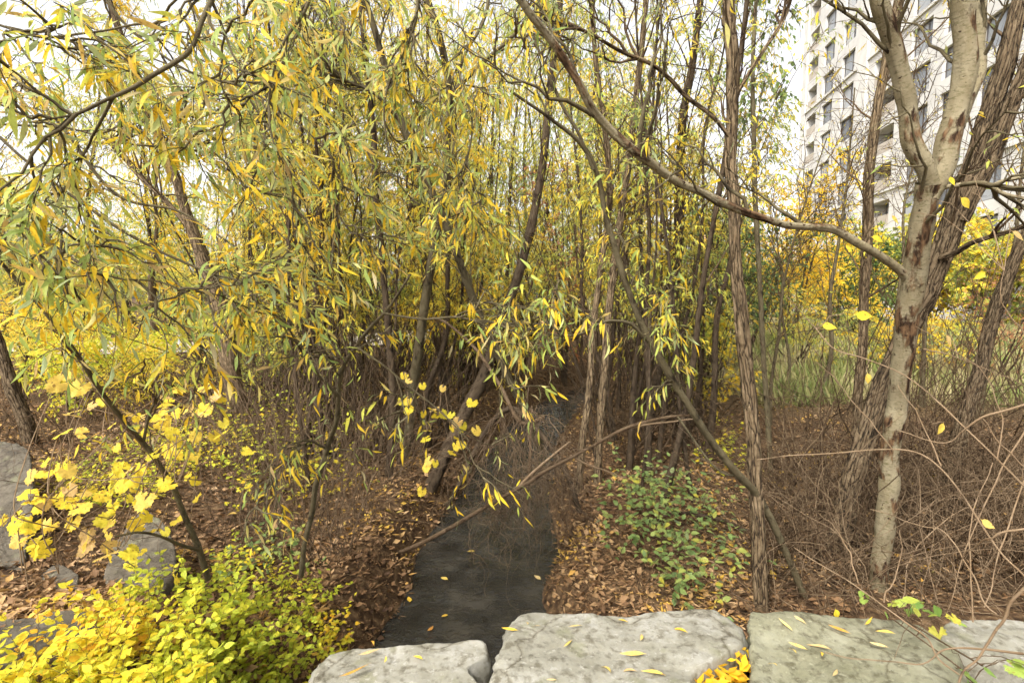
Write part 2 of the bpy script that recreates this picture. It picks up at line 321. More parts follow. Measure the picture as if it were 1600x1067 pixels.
def tubes(geo, PT, R, k=3, cap=False):
    """PT (S,n,3) polylines, R (S,n) radii"""
    PT = np.asarray(PT, float); R = np.asarray(R, float)
    if PT.ndim == 2: PT = PT[None]; R = R[None]
    S, n, _ = PT.shape
    T = norm(np.gradient(PT, axis=1))
    ref = np.where(np.abs(norm(PT[:, -1] - PT[:, 0])[:, 2:3]) > .75, np.array([[1., .1, 0]]), np.array([[.05, .1, 1.]]))
    A = norm(np.cross(T, ref[:, None, :])); B = np.cross(T, A)
    th = np.arange(k) * 2 * np.pi / k
    c, s = np.cos(th), np.sin(th)
    off = A[:, :, None, :] * c[None, None, :, None] + B[:, :, None, :] * s[None, None, :, None]
    Rk = R[:, :, None] if R.ndim == 2 else R
    V = PT[:, :, None, :] + off * Rk[..., None]
    seg = np.linalg.norm(np.diff(PT, axis=1), axis=2); ln = np.concatenate([np.zeros((S, 1)), np.cumsum(seg, 1)], 1)
    r0 = np.broadcast_to(R.mean(axis=(1, 2) if R.ndim == 3 else 1)[:, None, None], (S, n, k))
    ph = (np.arange(S) * 3.7 % 50)[:, None, None]
    bk = np.stack([r0 * c + ph, r0 * s + 0 * ph, np.broadcast_to(ln[:, :, None], (S, n, k))], -1)
    i = np.arange(S)[:, None, None] * n * k + np.arange(n - 1)[None, :, None] * k
    j = np.arange(k)[None, None, :]; j2 = (j + 1) % k
    F = np.stack([i + j, i + j2, i + k + j2, i + k + j], -1).reshape(-1, 4)
    geo.add(V.reshape(-1, 3), F, bk.reshape(-1, 3))

def smooth_line(pts, n):
    """Catmull-Rom through rows of pts (any columns), n samples"""
    p = np.asarray(pts, float)
    if len(p) == 2: return p[0] + (p[1] - p[0]) * np.linspace(0, 1, n)[:, None]
    q = np.vstack([2 * p[0] - p[1], p, 2 * p[-1] - p[-2]])
    d = np.r_[0, np.cumsum(np.linalg.norm(np.diff(p[:, :3], axis=0), axis=1))]; d /= d[-1]
    t = np.linspace(0, 1, n); i = np.clip(np.searchsorted(d, t, 'right') - 1, 0, len(p) - 2)
    f = ((t - d[i]) / (d[i + 1] - d[i]))[:, None]
    a, b_, c, e = q[i], q[i + 1], q[i + 2], q[i + 3]
    return .5 * (2 * b_ + (c - a) * f + (2 * a - 5 * b_ + 4 * c - e) * f ** 2 + (3 * b_ - a - 3 * c + e) * f ** 3)
def stem_px(rows, n=40, wob=.006):
    """rows of (px, py, depth, width px) -> points, radii"""
    a = np.array([[*P(r[0], r[1], r[2]), r[3] * r[2] / FPX / 2 / math.hypot(1, (r[0] - 800) / FPX)] for r in rows])
    s = smooth_line(a, n)
    w = np.stack([vnoise(np.stack([np.linspace(0, n / 4, n), np.full(n, rows[0][0] * .37 + j * 9.1), np.zeros(n)], -1)) for j in range(3)], -1)
    s[:, :3] += w * wob * 2
    return s[:, :3], np.maximum(s[:, 3], .0015)

def trunk_geo(pts, rad, style='plain', k=14, step=None):
    """one detailed woody stem; ridges, knots and swellings are real relief"""
    L = np.linalg.norm(np.diff(pts, axis=0), axis=1).sum()
    dist = max(1., float(pts[:, 1].mean())); step = step or max(.03, rad.mean() * .35, dist * .012 if dist > 5 else 0, .3 if dist > 13 else 0)
    if dist > 9: k = min(k, 6)
    n = int(np.clip(L / step, 12, 420))
    s = smooth_line(np.c_[pts, rad], n); p, r = s[:, :3], np.maximum(s[:, 3], .0015)
    z = np.linspace(0, L, n)[:, None]; th = (np.arange(k) * 2 * np.pi / k)[None]
    sd = pts[0, 0] * 7.3 + pts[0, 1] * 3.1
    q = lambda fz, ft: np.stack(np.broadcast_arrays(z * fz + sd, np.cos(th) * ft, np.sin(th) * ft), -1)
    if style == 'furrow':
        rid = 1 - np.abs(vnoise(q(2.2, 4.2))) ; rel = .34 * (rid - .95) + .10 * vnoise(q(9, 5)) + .07 * fbm(q(1.6, 1.0), 2)
    elif style == 'smooth':
        w = fbm(q(2.2, 1.2), 3); rel = .06 * w - .16 * sstep(.18, .4, fbm(q(3.1, 1.6) + 40, 3)) + .07 * vnoise(q(18, 4)) * sstep(.1, .3, fbm(q(3.1, 1.6) + 40, 3))
    else:
        rel = .09 * fbm(q(4, 1.3), 3)
    kn = np.zeros_like(z)
    for zz in np.random.default_rng(int(abs(sd) * 100) % 9999).uniform(0, L, int(L * 1.6) + 1):
        kn = kn + (.04 if style == 'furrow' else .11) * np.exp(-((z - zz) / (r.mean() * .9 + .012)) ** 2)
    g = Geo(); tubes(g, p[None], (r[:, None] * (1 + rel + kn))[None], k)
    return g

# leaf templates: unit length along +Y, face up +Z
def blade(st, curl=.12, fold=.25, twist=0):
    v = []; f = []
    for i, (y, w) in enumerate(st):
        z = -curl * y * y
        a = twist * y
        for s in (-1, 0, 1):
            x = s * w; zz = abs(s) * w * fold
            v.append((x * math.cos(a) - zz * math.sin(a) + 0.05 * math.sin(y * 4 + twist) , y, z + zz * math.cos(a) + x * math.sin(a)))
    for i in range(len(st) - 1):
        for s in (0, 1):
            a = i * 3 + s; f.append((a, a + 1, a + 4, a + 3))
    return np.array(v), np.zeros((0, 3), int), np.array(f)
WILLOW = [blade([(0, .006), (.08, .012), (.2, .055), (.38, .088), (.58, .082), (.78, .048), (.92, .018), (1, .002)], c, f, t) for c, f, t in ((.15, .15, .3), (.35, .3, -.5), (-.08, .1, .6), (.5, .35, -.2))]
OVATE = [blade([(0, .01), (.1, .02), (.22, .2), (.42, .29), (.65, .24), (.85, .11), (1, .005)], c, f, t) for c, f, t in ((.15, .2, .1), (.3, .35, -.2), (-.05, .1, .25))]
DIA = (np.array([(0, 0, 0), (-.12, .45, .03), (0, 1, -.12), (.12, .45, .03)], float), np.array([(0, 3, 1), (1, 3, 2)]), np.zeros((0, 4), int))
DIAW = (np.array([(0, 0, 0), (-.3, .45, .05), (0, 1, -.12), (.3, .45, .05)], float), np.array([(0, 3, 1), (1, 3, 2)]), np.zeros((0, 4), int))
MID = (np.array([(0, 0, 0), (-.09, .4, .03), (0, .45, -.02), (.09, .4, .03), (0, 1, -.16)], float), np.array([(0, 2, 1), (0, 3, 2), (1, 2, 4), (2, 3, 4)]), np.zeros((0, 4), int))
LIT = (np.array([(0, 0, 0), (-.24, .45, .10), (0, .5, -.01), (.24, .4, .06), (0, 1, .12)], float), np.array([(0, 2, 1), (0, 3, 2), (1, 2, 4), (2, 3, 4)]), np.zeros((0, 4), int))
LITT = blade([(0, .01), (.12, .1), (.35, .26), (.6, .24), (.85, .12), (1, .01)], -.1, .1, .1)
def lobed(seed):
    r = np.random.default_rng(seed); v = [(0, .42, 0.02)]; ang = np.linspace(-2.75, 2.75, 29)
    for i, a in enumerate(ang):
        lob = .42 + .075 * max(0, math.cos(a * 2.45)) ** 1.0 + (.045 if i % 2 else -.03) + r.uniform(-.02, .02)
        if abs(a) > 2.3: lob *= .9
        x, y = lob * math.sin(a), .42 + lob * 1.08 * math.cos(a)
        v.append((x, y, -.22 * x * x + .05 * math.sin(a * 5 + seed) - .15 * max(0, y - .5) ** 2 * 2))
    f = [(0, i + 1, i + 2) for i in range(28)]
    return np.array(v), np.array([(a, c, b) for a, b, c in f]), np.zeros((0, 4), int)
GRAPE = [lobed(i) for i in range(4)]

def leaf_frame(d, nrm):
    d = norm(d); s = norm(np.cross(d, nrm)); n = np.cross(s, d); return s, d, n
def leaves(geo, tpl, o, d, nrm, size):
    v, t, q = tpl; s, d, n = leaf_frame(d, nrm); m = len(v); N_ = len(o)
    if N_ == 0: return
    V = o[:, None, :] + size[:, None, None] * (v[None, :, 0:1] * s[:, None] + v[None, :, 1:2] * d[:, None] + v[None, :, 2:3] * n[:, None])
    b = (np.arange(N_) * m)[:, None, None]
    geo.add2(V, (t[None] + b).reshape(-1, 3) if len(t) else t, (q[None] + b).reshape(-1, 4) if len(q) else q)
_tm = {}
def tpl_mesh(tpl, mat, name):
    k = (id(tpl), mat.name)
    if k not in _tm:
        g = Geo(); g.add2(tpl[0], tpl[1], tpl[2]); _tm[k] = g.mesh(name, mat, bark=False)
    return _tm[k]
def leaf_objects(root, name, tpls, mat, o, d, nrm, size, label=None):
    s, d, n = leaf_frame(d, nrm); L0 = np.array(root.location)
    for i in range(len(o)):
        ob = bpy.data.objects.new(name, tpl_mesh(tpls[i % len(tpls)], mat, name)); COL.objects.link(ob); ob.parent = root
        z = size[i]; p = o[i] - L0
        ob.matrix_basis = Matrix(((s[i, 0] * z, d[i, 0] * z, n[i, 0] * z, p[0]), (s[i, 1] * z, d[i, 1] * z, n[i, 1] * z, p[1]), (s[i, 2] * z, d[i, 2] * z, n[i, 2] * z, p[2]), (0, 0, 0, 1)))
def split_leaves(root, tpls, far_tpl, mat, o, d, nrm, size, limit, part='leaf', rest='foliage'):
    """the leaves that show largest become parts of their own, the rest one mass"""
    px, py, dep = project(o)
    vis = (px > -10) & (px < 1610) & (py > -10) & (py < 1080) & (dep > .3)
    sc = np.where(vis, size / np.maximum(dep, .3), 0)
    idx = np.argsort(-sc); big = idx[:limit][sc[idx[:limit]] > 0]; keep = np.ones(len(o), bool); keep[big] = False
    leaf_objects(root, part, tpls, mat, o[big], d[big], nrm[big], size[big])
    r = np.where(keep)[0]
    if len(r):
        g = Geo(); near = sc[r] > .012
        for j, tp in enumerate(tpls):
            a = r[near][j::len(tpls)]; leaves(g, tp, o[a], d[a], nrm[a], size[a])
        a = r[~near]; leaves(g, far_tpl, o[a], d[a], nrm[a], size[a])
        link(rest, g.mesh(rest, mat, root.location, bark=False), root, 'stuff')

# ------------------------------------------------------------------ branching
def sprout(PT, per, t0, t1, ang, length, n=6, up=.25, droop=.0, jit=.08, zmin=None):
    """children of polylines PT (S,m,3); returns (S*per,n,3)"""
    S, m, _ = PT.shape; K = S * per
    pi = np.repeat(np.arange(S), per); t = U(t0, t1, K) * (m - 1); i = np.clip(t.astype(int), 0, m - 2); f = (t - i)[:, None]
    b = PT[pi, i] * (1 - f) + PT[pi, i + 1] * f; tg = norm(PT[pi, i + 1] - PT[pi, i])
    if zmin is not None:
        k = b[:, 2] > zmin; b, tg, pi = b[k], tg[k], pi[k]; K = len(b)
    r = norm(rng.normal(size=(K, 3))); pr = norm(np.cross(tg, r)); a = U(ang[0], ang[1], K)[:, None]
    d = norm(tg * np.cos(a) + pr * np.sin(a) + np.array([0, 0, up]))
    L = U(length[0], length[1], K)[:, None, None]
    u = np.linspace(0, 1, n)[None, :, None]
    w = np.cumsum(rng.normal(size=(K, n, 3)) * jit / n * 2, 1); w -= w[:, :1]
    return b[:, None] + d[:, None] * u * L + np.array([0, 0, -droop]) * u ** 2 * L + w * L
def twig_leaves(TW, m, size, t0=.15, spread=.9, droop=.5):
    S, n, _ = TW.shape; K = S * m
    t = (np.linspace(t0, 1, m)[None] + U(-.04, .04, (S, m))).clip(0, .999).ravel() * (n - 1); pi = np.repeat(np.arange(S), m)
    i = np.clip(t.astype(int), 0, n - 2); f = (t - i)[:, None]
    o = TW[pi, i] * (1 - f) + TW[pi, i + 1] * f; tg = norm(TW[pi, i + 1] - TW[pi, i])
    r = norm(np.cross(tg, norm(rng.normal(size=(K, 3)))))
    d = norm(tg * U(.4, 1.0, K)[:, None] + r * spread * U(.4, 1, K)[:, None] + np.array([0, 0, -1]) * droop * U(.2, 1.6, K)[:, None])
    nr = norm(rng.normal(size=(K, 3)) * .55 + np.array([0, 0, 1]) - .25 * norm(o - EYE))
    return o, d, nr, U(size[0], size[1], K)
def taper(PT, r0, r1):
    S, n, _ = PT.shape; r0 = np.broadcast_to(np.asarray(r0, float), (S,))
    return r0[:, None] * (1 - np.linspace(0, 1, n)[None] ** .8) + r1

def make_tree(name, label, cat, stems, bark, leafmat=None, style='plain', b1=(10, 1.6, .35, 1.), b2=(4, .7), tw=(3, .4, 9), leaf=(.06, .1), droop=.5,
              near=0, tpl=None, far=DIA, group=None, zmin=None, twigmat='twig', k=12, up=.3, twig_tubes=True, twig_r=.0025, lean=.0, b1r=.013):
    """stems: list of (points, radii); first is the trunk, the rest limbs"""
    root = thing(name, label, cat, stems[0][0][0], group)
    for j, (p, r) in enumerate(stems):
        g = trunk_geo(p, r, style if r.mean() > .02 else 'plain', k if r.mean() > .02 else 7)
        link('trunk' if j == 0 else 'branch', g.mesh('trunk' if j == 0 else 'branch', M[bark], root.location), root)
    if b1[0] == 0: return root
    A = np.stack([smooth_line(p, 24) for p, _ in stems]); rr = np.array([r.mean() for _, r in stems])
    B1 = sprout(A, b1[0], b1[2], b1[3], (.35, 1.0), (b1[1] * .5, b1[1] * 1.2), 9, up, lean, .12, zmin)
    g = Geo()
    cut = slice(None) if near else slice(None, None, 2)
    tubes(g, B1[:, cut], taper(B1[:, cut], min(b1r, rr.mean() * .35), .002), 5 if near else 4)
    B2 = sprout(B1, b2[0], .2, 1, (.3, 1.1), (b2[1] * .4, b2[1] * 1.2), 7, up * .3, .15, .12)
    if twig_tubes: tubes(g, B2[:, cut], taper(B2[:, cut], .0045, .0015), 4 if near else 3)
    T = sprout(B2, tw[0], .15, 1, (.3, 1.1), (tw[1] * .4, tw[1] * 1.2), 5, .0, droop, .1)
    if twig_tubes: tubes(g, T[:, cut], taper(T[:, cut], twig_r, .0008), 3)
    link('twigs', g.mesh('twigs', M[twigmat], root.location), root, 'stuff')
    if leafmat and tw[2]:
        o, d, n, s = twig_leaves(T, tw[2], leaf, droop=droop)
        qx, qy, qd = project(o); kp = (qx > -260) & (qx < 1860) & (qy > -260) & (qd > .25); o, d, n, s = o[kp], d[kp], n[kp], s[kp]   # the crown well outside the view is left out
        if near: split_leaves(root, tpl or WILLOW, far, M[leafmat], o, d, n, s, near)
        else:
            g = Geo(); leaves(g, far, o, d, n, s); link('crown', g.mesh('crown', M[leafmat], root.location, bark=False), root, 'stuff')
    return root

# ------------------------------------------------------------------ ground and creek
def creek_x(y): return np.interp(y, [2, 4.4, 6.5, 9.3, 11.8, 14, 18, 30, 80], [-.42, -.36, -.18, .18, .75, 1.6, 4.4, 15, 60])
def hgt(x, y):
    x = np.asarray(x, float); y = np.asarray(y, float)
    z = .42 + .48 * sstep(6, 24, y) + .5 * sstep(-1.8, -4.2, x) * (1 - .75 * sstep(8, 20, y)) + .15 * sstep(3, 8, x)
    q = np.stack(np.broadcast_arrays(x, y, 0 * x), -1)
    z = z + .07 * fbm(q * .9, 4) + .02 * vnoise(q * 7)
    m_ = 1 - sstep(.55, .8, np.abs(x + .42)); e = 1 - sstep(2.3 - .45 * m_, 3.0 - .6 * m_ + 1.4 * sstep(-.8, -2.5, x), y)
    z = z * (1 - e) + (1.12 + .03 * fbm(q * 3, 2)) * e
    dd = np.abs(x - creek_x(y) + .12 * vnoise(q * 1.3)); c = (1 - sstep(.36, 1.2, dd)) * sstep(2.0, 2.3, y)
    return z * (1 - c) - .22 * c
def graded(lo, hi, a, n):
    u = np.linspace(math.asinh(lo / a), math.asinh(hi / a), n); return a * np.sinh(u)
gx = graded(-320, 320, 3.0, 230); gy = np.r_[np.linspace(-8, 1.5, 12)[:-1], 1.5 + graded(0, 420, 3.0, 230)]
XX, YY = np.meshgrid(gx, gy); ZZ = hgt(XX, YY)
nx, ny = len(gx), len(gy); ii = (np.arange(ny - 1)[:, None] * nx + np.arange(nx - 1)[None]).ravel()
g = Geo(); g.add(np.stack([XX, YY, ZZ], -1), np.stack([ii, ii + 1, ii + nx + 1, ii + nx], -1))
ground = link('ground', g.mesh('ground', M['ground'], bark=False), kind='structure')

ys = np.r_[1.8 * (16 / 1.8) ** np.linspace(0, 1, 330), np.linspace(16.5, 40, 30)]; NU = 48
us = np.linspace(-1.25, 1.25, NU)
UX = creek_x(ys)[:, None] + us[None]; UY = np.repeat(ys[:, None], NU, 1); O_ = np.zeros_like(UX)
rp = .016 * fbm(np.stack([UX * 2.2 + UY * .5, UY * 3.6, O_], -1), 2) + .007 * (1 - 2 * np.abs(vnoise(np.stack([UX * 5 - UY, UY * 9 + UX * 2, O_], -1))))
V = np.stack([UX, UY, rp], -1)
ii = (np.arange(len(ys) - 1)[:, None] * NU + np.arange(NU - 1)[None]).ravel()
g = Geo(); g.add(V, np.stack([ii, ii + 1, ii + NU + 1, ii + NU], -1))
link('water', g.mesh('water', M['water'], bark=False), kind='structure')

# gravel path on the left, beyond the first trees
pp = smooth_line([(-40, 21, 0), (-20, 19, 0), (-12, 18.5, 0), (-6, 21, 0), (-4, 27, 0)], 60)
tn = norm(np.gradient(pp, axis=0)); sd = np.stack([-tn[:, 1], tn[:, 0], 0 * tn[:, 0]], -1)
row = pp[:, None] + sd[:, None] * np.linspace(-1.9, 1.9, 9)[None, :, None]
row[..., 2] = hgt(row[..., 0], row[..., 1]) + .05
ii = (np.arange(59)[:, None] * 9 + np.arange(8)[None]).ravel()
g = Geo(); g.add(row, np.stack([ii, ii + 9, ii + 10, ii + 1], -1)); link('path', g.mesh('path', M['path'], bark=False), kind='structure')

# ------------------------------------------------------------------ apartment tower
E0 = np.array([32.9, 60.0]); uu = np.array([-.153, -.988]); nn = np.array([-.988, .153])
tower = thing('apartment_tower', 'tall pale concrete apartment tower behind the trees at upper right', 'building', (32.9, 60, .9))
def fac(s, o, z): return np.array([E0[0] + uu[0] * s + nn[0] * o, E0[1] + uu[1] * s + nn[1] * o, z])
def fbox(g, s0, s1, o0, o1, z0, z1):
    c = [fac(s, o, z) for z in (z0, z1) for o in (o0, o1) for s in (s0, s1)]
    g.add(np.array(c), np.array([(0, 2, 3, 1), (4, 5, 7, 6), (0, 1, 5, 4), (2, 6, 7, 3), (0, 4, 6, 2), (1, 3, 7, 5)]))
STO, BASE, NF = 2.95, 2.35, 16
SL = 40.0
wins = [(5.0, 7.4), (9.2, 11.6), (20.3, 22.7), (24.0, 26.4), (27.6, 30.0), (32.0, 34.4)]
logs = [(1.3, 3.6), (15.2, 18.6), (36.2, 39)]
ops = sorted(wins + logs)
gw = Geo(); gt = Geo()
fbox(gw, 0, SL, -18, -1.55, 0, BASE + NF * STO + 1)                       # body behind the facade skin
fbox(gw, 0, SL, -1.5, 0, -.5, BASE + .3)
for k in range(NF):
    z0 = BASE + k * STO
    fbox(gw, 0, SL, -1.5, 0, z0 + 2.35, z0 + STO + .3 + .002 * 0)           # spandrel above the openings
    e = 0.0
    for a, b_ in ops + [(SL, SL)]:
        if a > e: fbox(gw, e, a, -1.5, -.004, z0 + .3, z0 + 2.35)
        e = b_
    for a, b_ in logs:                                                       # solid balcony fronts
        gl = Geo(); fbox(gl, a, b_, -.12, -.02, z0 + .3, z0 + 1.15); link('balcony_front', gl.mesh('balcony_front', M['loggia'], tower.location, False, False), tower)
    if k % 4 == 2: fbox(gt, -.1, SL, 0, .16, z0 + STO + .02, z0 + STO + .22)
fbox(gt, -.15, .9, 0, .14, 0, BASE + NF * STO + 1.6)                       # corner pilaster
fbox(gt, 12.6, 14.2, 0, .22, 0, BASE + NF * STO + 1.6)
link('wall', gw.mesh('wall', M['concrete'], tower.location, False, False), tower)
link('trim', gt.mesh('trim', M['trim'], tower.location, False, False), tower)
fg = Geo(); pg = Geo()
w_, h_ = 2.4, 2.05
def lbox(g, x0, x1, y0, y1, z0, z1):
    c = [(x, y, z) for z in (z0, z1) for y in (y0, y1) for x in (x0, x1)]
    g.add(np.array(c, float), np.array([(0, 2, 3, 1), (4, 5, 7, 6), (0, 1, 5, 4), (2, 6, 7, 3), (0, 4, 6, 2), (1, 3, 7, 5)]))
for x0, x1 in ((0, .09), (1.5, 1.6), (2.31, 2.4)): lbox(fg, x0, x1, -.05, .05, 0, h_)
for z0, z1 in ((0, .09), (1.96, h_)): lbox(fg, 0, w_, -.046, .046, z0, z1)
lbox(fg, 1.6, 2.31, -.04, .04, .62, .70)
fme = fg.mesh('window', M['frame'], (0, 0, 0), False, False)
lbox(pg, .09, 1.5, -.012, .012, .09, 1.96); pme = pg.mesh('pane', M['glass'], (0, 0, 0), False, False)
pg2 = Geo(); lbox(pg2, 1.6, 2.31, -.012, .012, .09, 1.96); pme2 = pg2.mesh('pane', M['glass'], (0, 0, 0), False, False)
rot = math.atan2(uu[1], uu[0])
for k in range(NF):
    for a, b_ in wins + [(15.7, 18.1)]:
        dp = -.28 if (a, b_) in wins else -1.3
        w = link('window', fme, tower); c = fac(a, dp, BASE + k * STO + .3) - np.array(tower.location)
        w.location = c; w.rotation_euler = (0, 0, rot)
        link('pane', pme, w); link('pane', pme2, w)

# ------------------------------------------------------------------ boulders of the headwall and the slope
def slab(name, label, outline, ztop, thick, mat, seed, loc=None, tilt=(0, 0), group=None, rough=1.0):
    """boulder with a flat broken top; outline in plan, counter-clockwise"""
    o = np.asarray(outline, float)[:, :2]; c = o.mean(0)
    loop = smooth_line(np.vstack([np.c_[o, 0 * o[:, 0]], [[*o[0], 0]]]), 241)[:-1, :2] - c
    a = np.linspace(0, 2 * np.pi, 240, endpoint=False)
    jit = vnoise(np.stack([np.cos(a) * 5 + seed, np.sin(a) * 5, 0 * a], -1)) * .04 + np.abs(vnoise(np.stack([np.cos(a) * 13 + seed, np.sin(a) * 13, 0 * a], -1))) * -.035 + .01
    loop = loop * (1 + jit * rough)[:, None]
    prof = [(.0004, 0), (.1, 0), (.18, 0), (.26, 0), (.34, 0), (.42, 0), (.5, 0), (.57, 0), (.64, 0), (.7, 0), (.76, 0), (.82, 0), (.87, 0), (.92, 0), (.95, -.001), (.978, -.006), (.993, -.02), (1., -.05), (1.006, -.1), (1.015, -.16), (1.02, -.24), (1.01, -.34), (.98, -.5)]
    V = []
    for s, dz in prof:
        z = np.full(240, dz * thick / .5 if dz < -.1 else dz)
        xy = loop * s; p = np.c_[xy, z]
        q = np.c_[xy * 2.2 + seed, np.full(240, dz * 3)]
        z = z + (.03 * fbm(q, 5) + .012 * fbm(q * 5, 3) - .03 * sstep(.1, .3, fbm(q * .8 + 5, 3)) * s) * rough + xy[:, 0] * tilt[0] + xy[:, 1] * tilt[1]
        side = .05 * fbm(np.c_[xy * 6 + seed, np.full(240, dz * 14)], 3) if dz < -.03 else 0
        nrm = norm(xy); V.append(np.c_[xy + nrm * (side if np.isscalar(side) else side[:, None]) * rough, z])
    V = np.concatenate(V); K = len(prof)
    i = (np.arange(K - 1)[:, None] * 240); j = np.arange(240)[None]; j2 = (j + 1) % 240
    F = np.stack([i + j, i + 240 + j, i + 240 + j2, i + j2], -1).reshape(-1, 4)
    g = Geo(); g.add(V, F)
    ob = link(name, g.mesh(name, mat, bark=False), loc=(c[0], c[1], ztop)); tag(ob, label, 'boulder', group)
    return ob
def outl(pxs, z): return [G(a, b, z)[:2] for a, b in pxs]
STONES = 'boulders lining the creek bank'
slab('boulder', 'wide pale grey boulder at bottom centre, with a rounded chipped right corner', outl([(765, 1067), (768, 1035), (788, 1000), (800, 966), (818, 952), (900, 955), (980, 958), (1030, 953), (1100, 950), (1138, 960), (1163, 982), (1164, 1002), (1140, 1020), (1105, 1040), (1085, 1067), (1095, 1250), (750, 1250)][::-1], 1.3), 1.3, .62, M['rock_pale'], 2.1, group=STONES)
slab('boulder', 'flat greenish boulder at bottom right, below the smooth pale trunk', outl([(1168, 1067), (1168, 1000), (1172, 965), (1190, 955), (1300, 957), (1390, 962), (1450, 978), (1490, 1005), (1515, 1067), (1530, 1250), (1165, 1250)][::-1], 1.3), 1.3, .62, M['rock_green'], 6.4, group=STONES)
slab('boulder', 'low pale slab at bottom, left of the wide boulder and beside the yellow shrub', outl([(490, 1067), (500, 1030), (540, 1008), (640, 1003), (735, 998), (760, 1003), (762, 1025), (735, 1045), (755, 1080), (750, 1250), (490, 1250)][::-1], 1.26), 1.26, .55, M['rock_pale'], 11.7, group=STONES)
slab('boulder', 'pale boulder at right edge behind green vine leaves', outl([(1475, 1003), (1480, 975), (1530, 968), (1620, 972), (1700, 990), (1700, 1040), (1560, 1035)][::-1], 1.24), 1.24, .5, M['rock_pale'], 15.2, group=STONES)
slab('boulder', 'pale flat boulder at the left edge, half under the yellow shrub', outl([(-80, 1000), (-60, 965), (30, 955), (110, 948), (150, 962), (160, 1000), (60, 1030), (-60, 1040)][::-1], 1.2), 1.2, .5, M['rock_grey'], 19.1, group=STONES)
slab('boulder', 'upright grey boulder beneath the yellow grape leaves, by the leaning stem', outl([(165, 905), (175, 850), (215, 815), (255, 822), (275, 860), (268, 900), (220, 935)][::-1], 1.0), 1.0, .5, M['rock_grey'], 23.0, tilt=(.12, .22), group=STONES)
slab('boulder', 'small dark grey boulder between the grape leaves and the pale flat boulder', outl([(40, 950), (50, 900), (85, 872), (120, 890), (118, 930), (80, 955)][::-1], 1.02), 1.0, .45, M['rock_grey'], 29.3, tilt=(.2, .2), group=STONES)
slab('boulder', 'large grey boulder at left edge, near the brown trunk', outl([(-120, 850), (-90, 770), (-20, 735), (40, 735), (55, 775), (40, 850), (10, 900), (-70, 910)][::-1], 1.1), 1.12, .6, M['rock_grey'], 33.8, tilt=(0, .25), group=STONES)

# ------------------------------------------------------------------ hero trees (measured from the photo)
S = stem_px
SN = lambda rows, n=40: stem_px([(a, b_, c, d * .74) for a, b_, c, d in rows], n)
make_tree('pale_tree', 'smooth pale-barked tree forking at right, long bare limb reaching left', 'tree', [
    S([(1368, 955, 4.0, 34), (1374, 900, 3.97, 31), (1388, 760, 3.85, 33), (1400, 640, 3.72, 34), (1410, 545, 3.6, 38), (1428, 440, 3.45, 41), (1440, 340, 3.3, 40), (1455, 285, 3.22, 44)], 60),
    S([(1458, 292, 3.22, 30), (1430, 240, 3.2, 34), (1420, 195, 3.18, 32), (1414, 140, 3.15, 31), (1400, 80, 3.1, 30), (1384, 35, 3.05, 30), (1372, -20, 3.0, 28), (1350, -160, 2.9, 26)], 40),
    S([(1452, 310, 3.25, 36), (1478, 240, 3.22, 42), (1492, 185, 3.2, 40), (1505, 110, 3.18, 37), (1504, 40, 3.15, 36), (1500, -40, 3.1, 34), (1490, -180, 3.05, 30)], 40),
    S([(1500, 200, 3.25, 20), (1526, 120, 3.35, 22), (1532, 60, 3.4, 22), (1535, -20, 3.45, 20), (1545, -160, 3.5, 18)], 30),
    S([(1438, 462, 3.47, 20), (1410, 425, 3.42, 16), (1370, 395, 3.35, 15), (1330, 374, 3.3, 15), (1295, 357, 3.25, 15), (1250, 352, 3.18, 12), (1200, 345, 3.1, 12), (1150, 325, 3.0, 13), (1100, 300, 2.9, 13), (1060, 285, 2.85, 13), (1000, 240, 2.75, 14), (960, 205, 2.7, 13), (920, 160, 2.62, 13), (890, 110, 2.55, 12), (850, 50, 2.45, 12), (805, -20, 2.35, 11), (770, -110, 2.2, 10)], 70),
    S([(1446, 310, 3.28, 12), (1480, 294, 3.2, 10), (1520, 286, 3.1, 10), (1545, 291, 3.05, 9), (1572, 305, 3.0, 8), (1640, 314, 2.9, 7)], 24),
    S([(1545, 290, 3.05, 6), (1575, 282, 3.0, 6), (1620, 276, 2.95, 5)], 12),
], 'bark_pale', 'willow', 'smooth', b1=(7, .9, .3, 1.), b2=(3, .4), tw=(1, .3, 2), near=60, zmin=3.0, k=22, twigmat='bark_olive')
make_tree('furrowed_tree', 'straight slim tree with furrowed bark, standing right of the creek', 'tree', [
    S([(1192, 960, 3.75, 27), (1188, 880, 3.75, 25), (1183, 780, 3.75, 25), (1176, 680, 3.75, 25), (1166, 580, 3.75, 25), (1156, 480, 3.75, 23), (1147, 400, 3.75, 20), (1145, 300, 3.75, 20), (1144, 200, 3.75, 20), (1143, 100, 3.75, 19), (1142, 0, 3.75, 19), (1140, -150, 3.75, 18)], 60),
    S([(1138, 215, 3.74, 7), (1115, 185, 3.7, 7), (1070, 145, 3.6, 7), (1030, 110, 3.5, 6), (985, 90, 3.4, 6), (940, 65, 3.3, 5), (900, 45, 3.2, 5), (850, 30, 3.1, 4)], 30),
    S([(1148, 150, 3.75, 7), (1180, 100, 3.8, 6), (1215, 45, 3.85, 6), (1245, -30, 3.9, 6)], 16),
], 'bark_furrow', 'willow_mix', 'furrow', b1=(6, .8, .45, 1.), b2=(3, .4), tw=(2, .3, 5), leaf=(.05, .085), near=80, zmin=3.2, k=34)
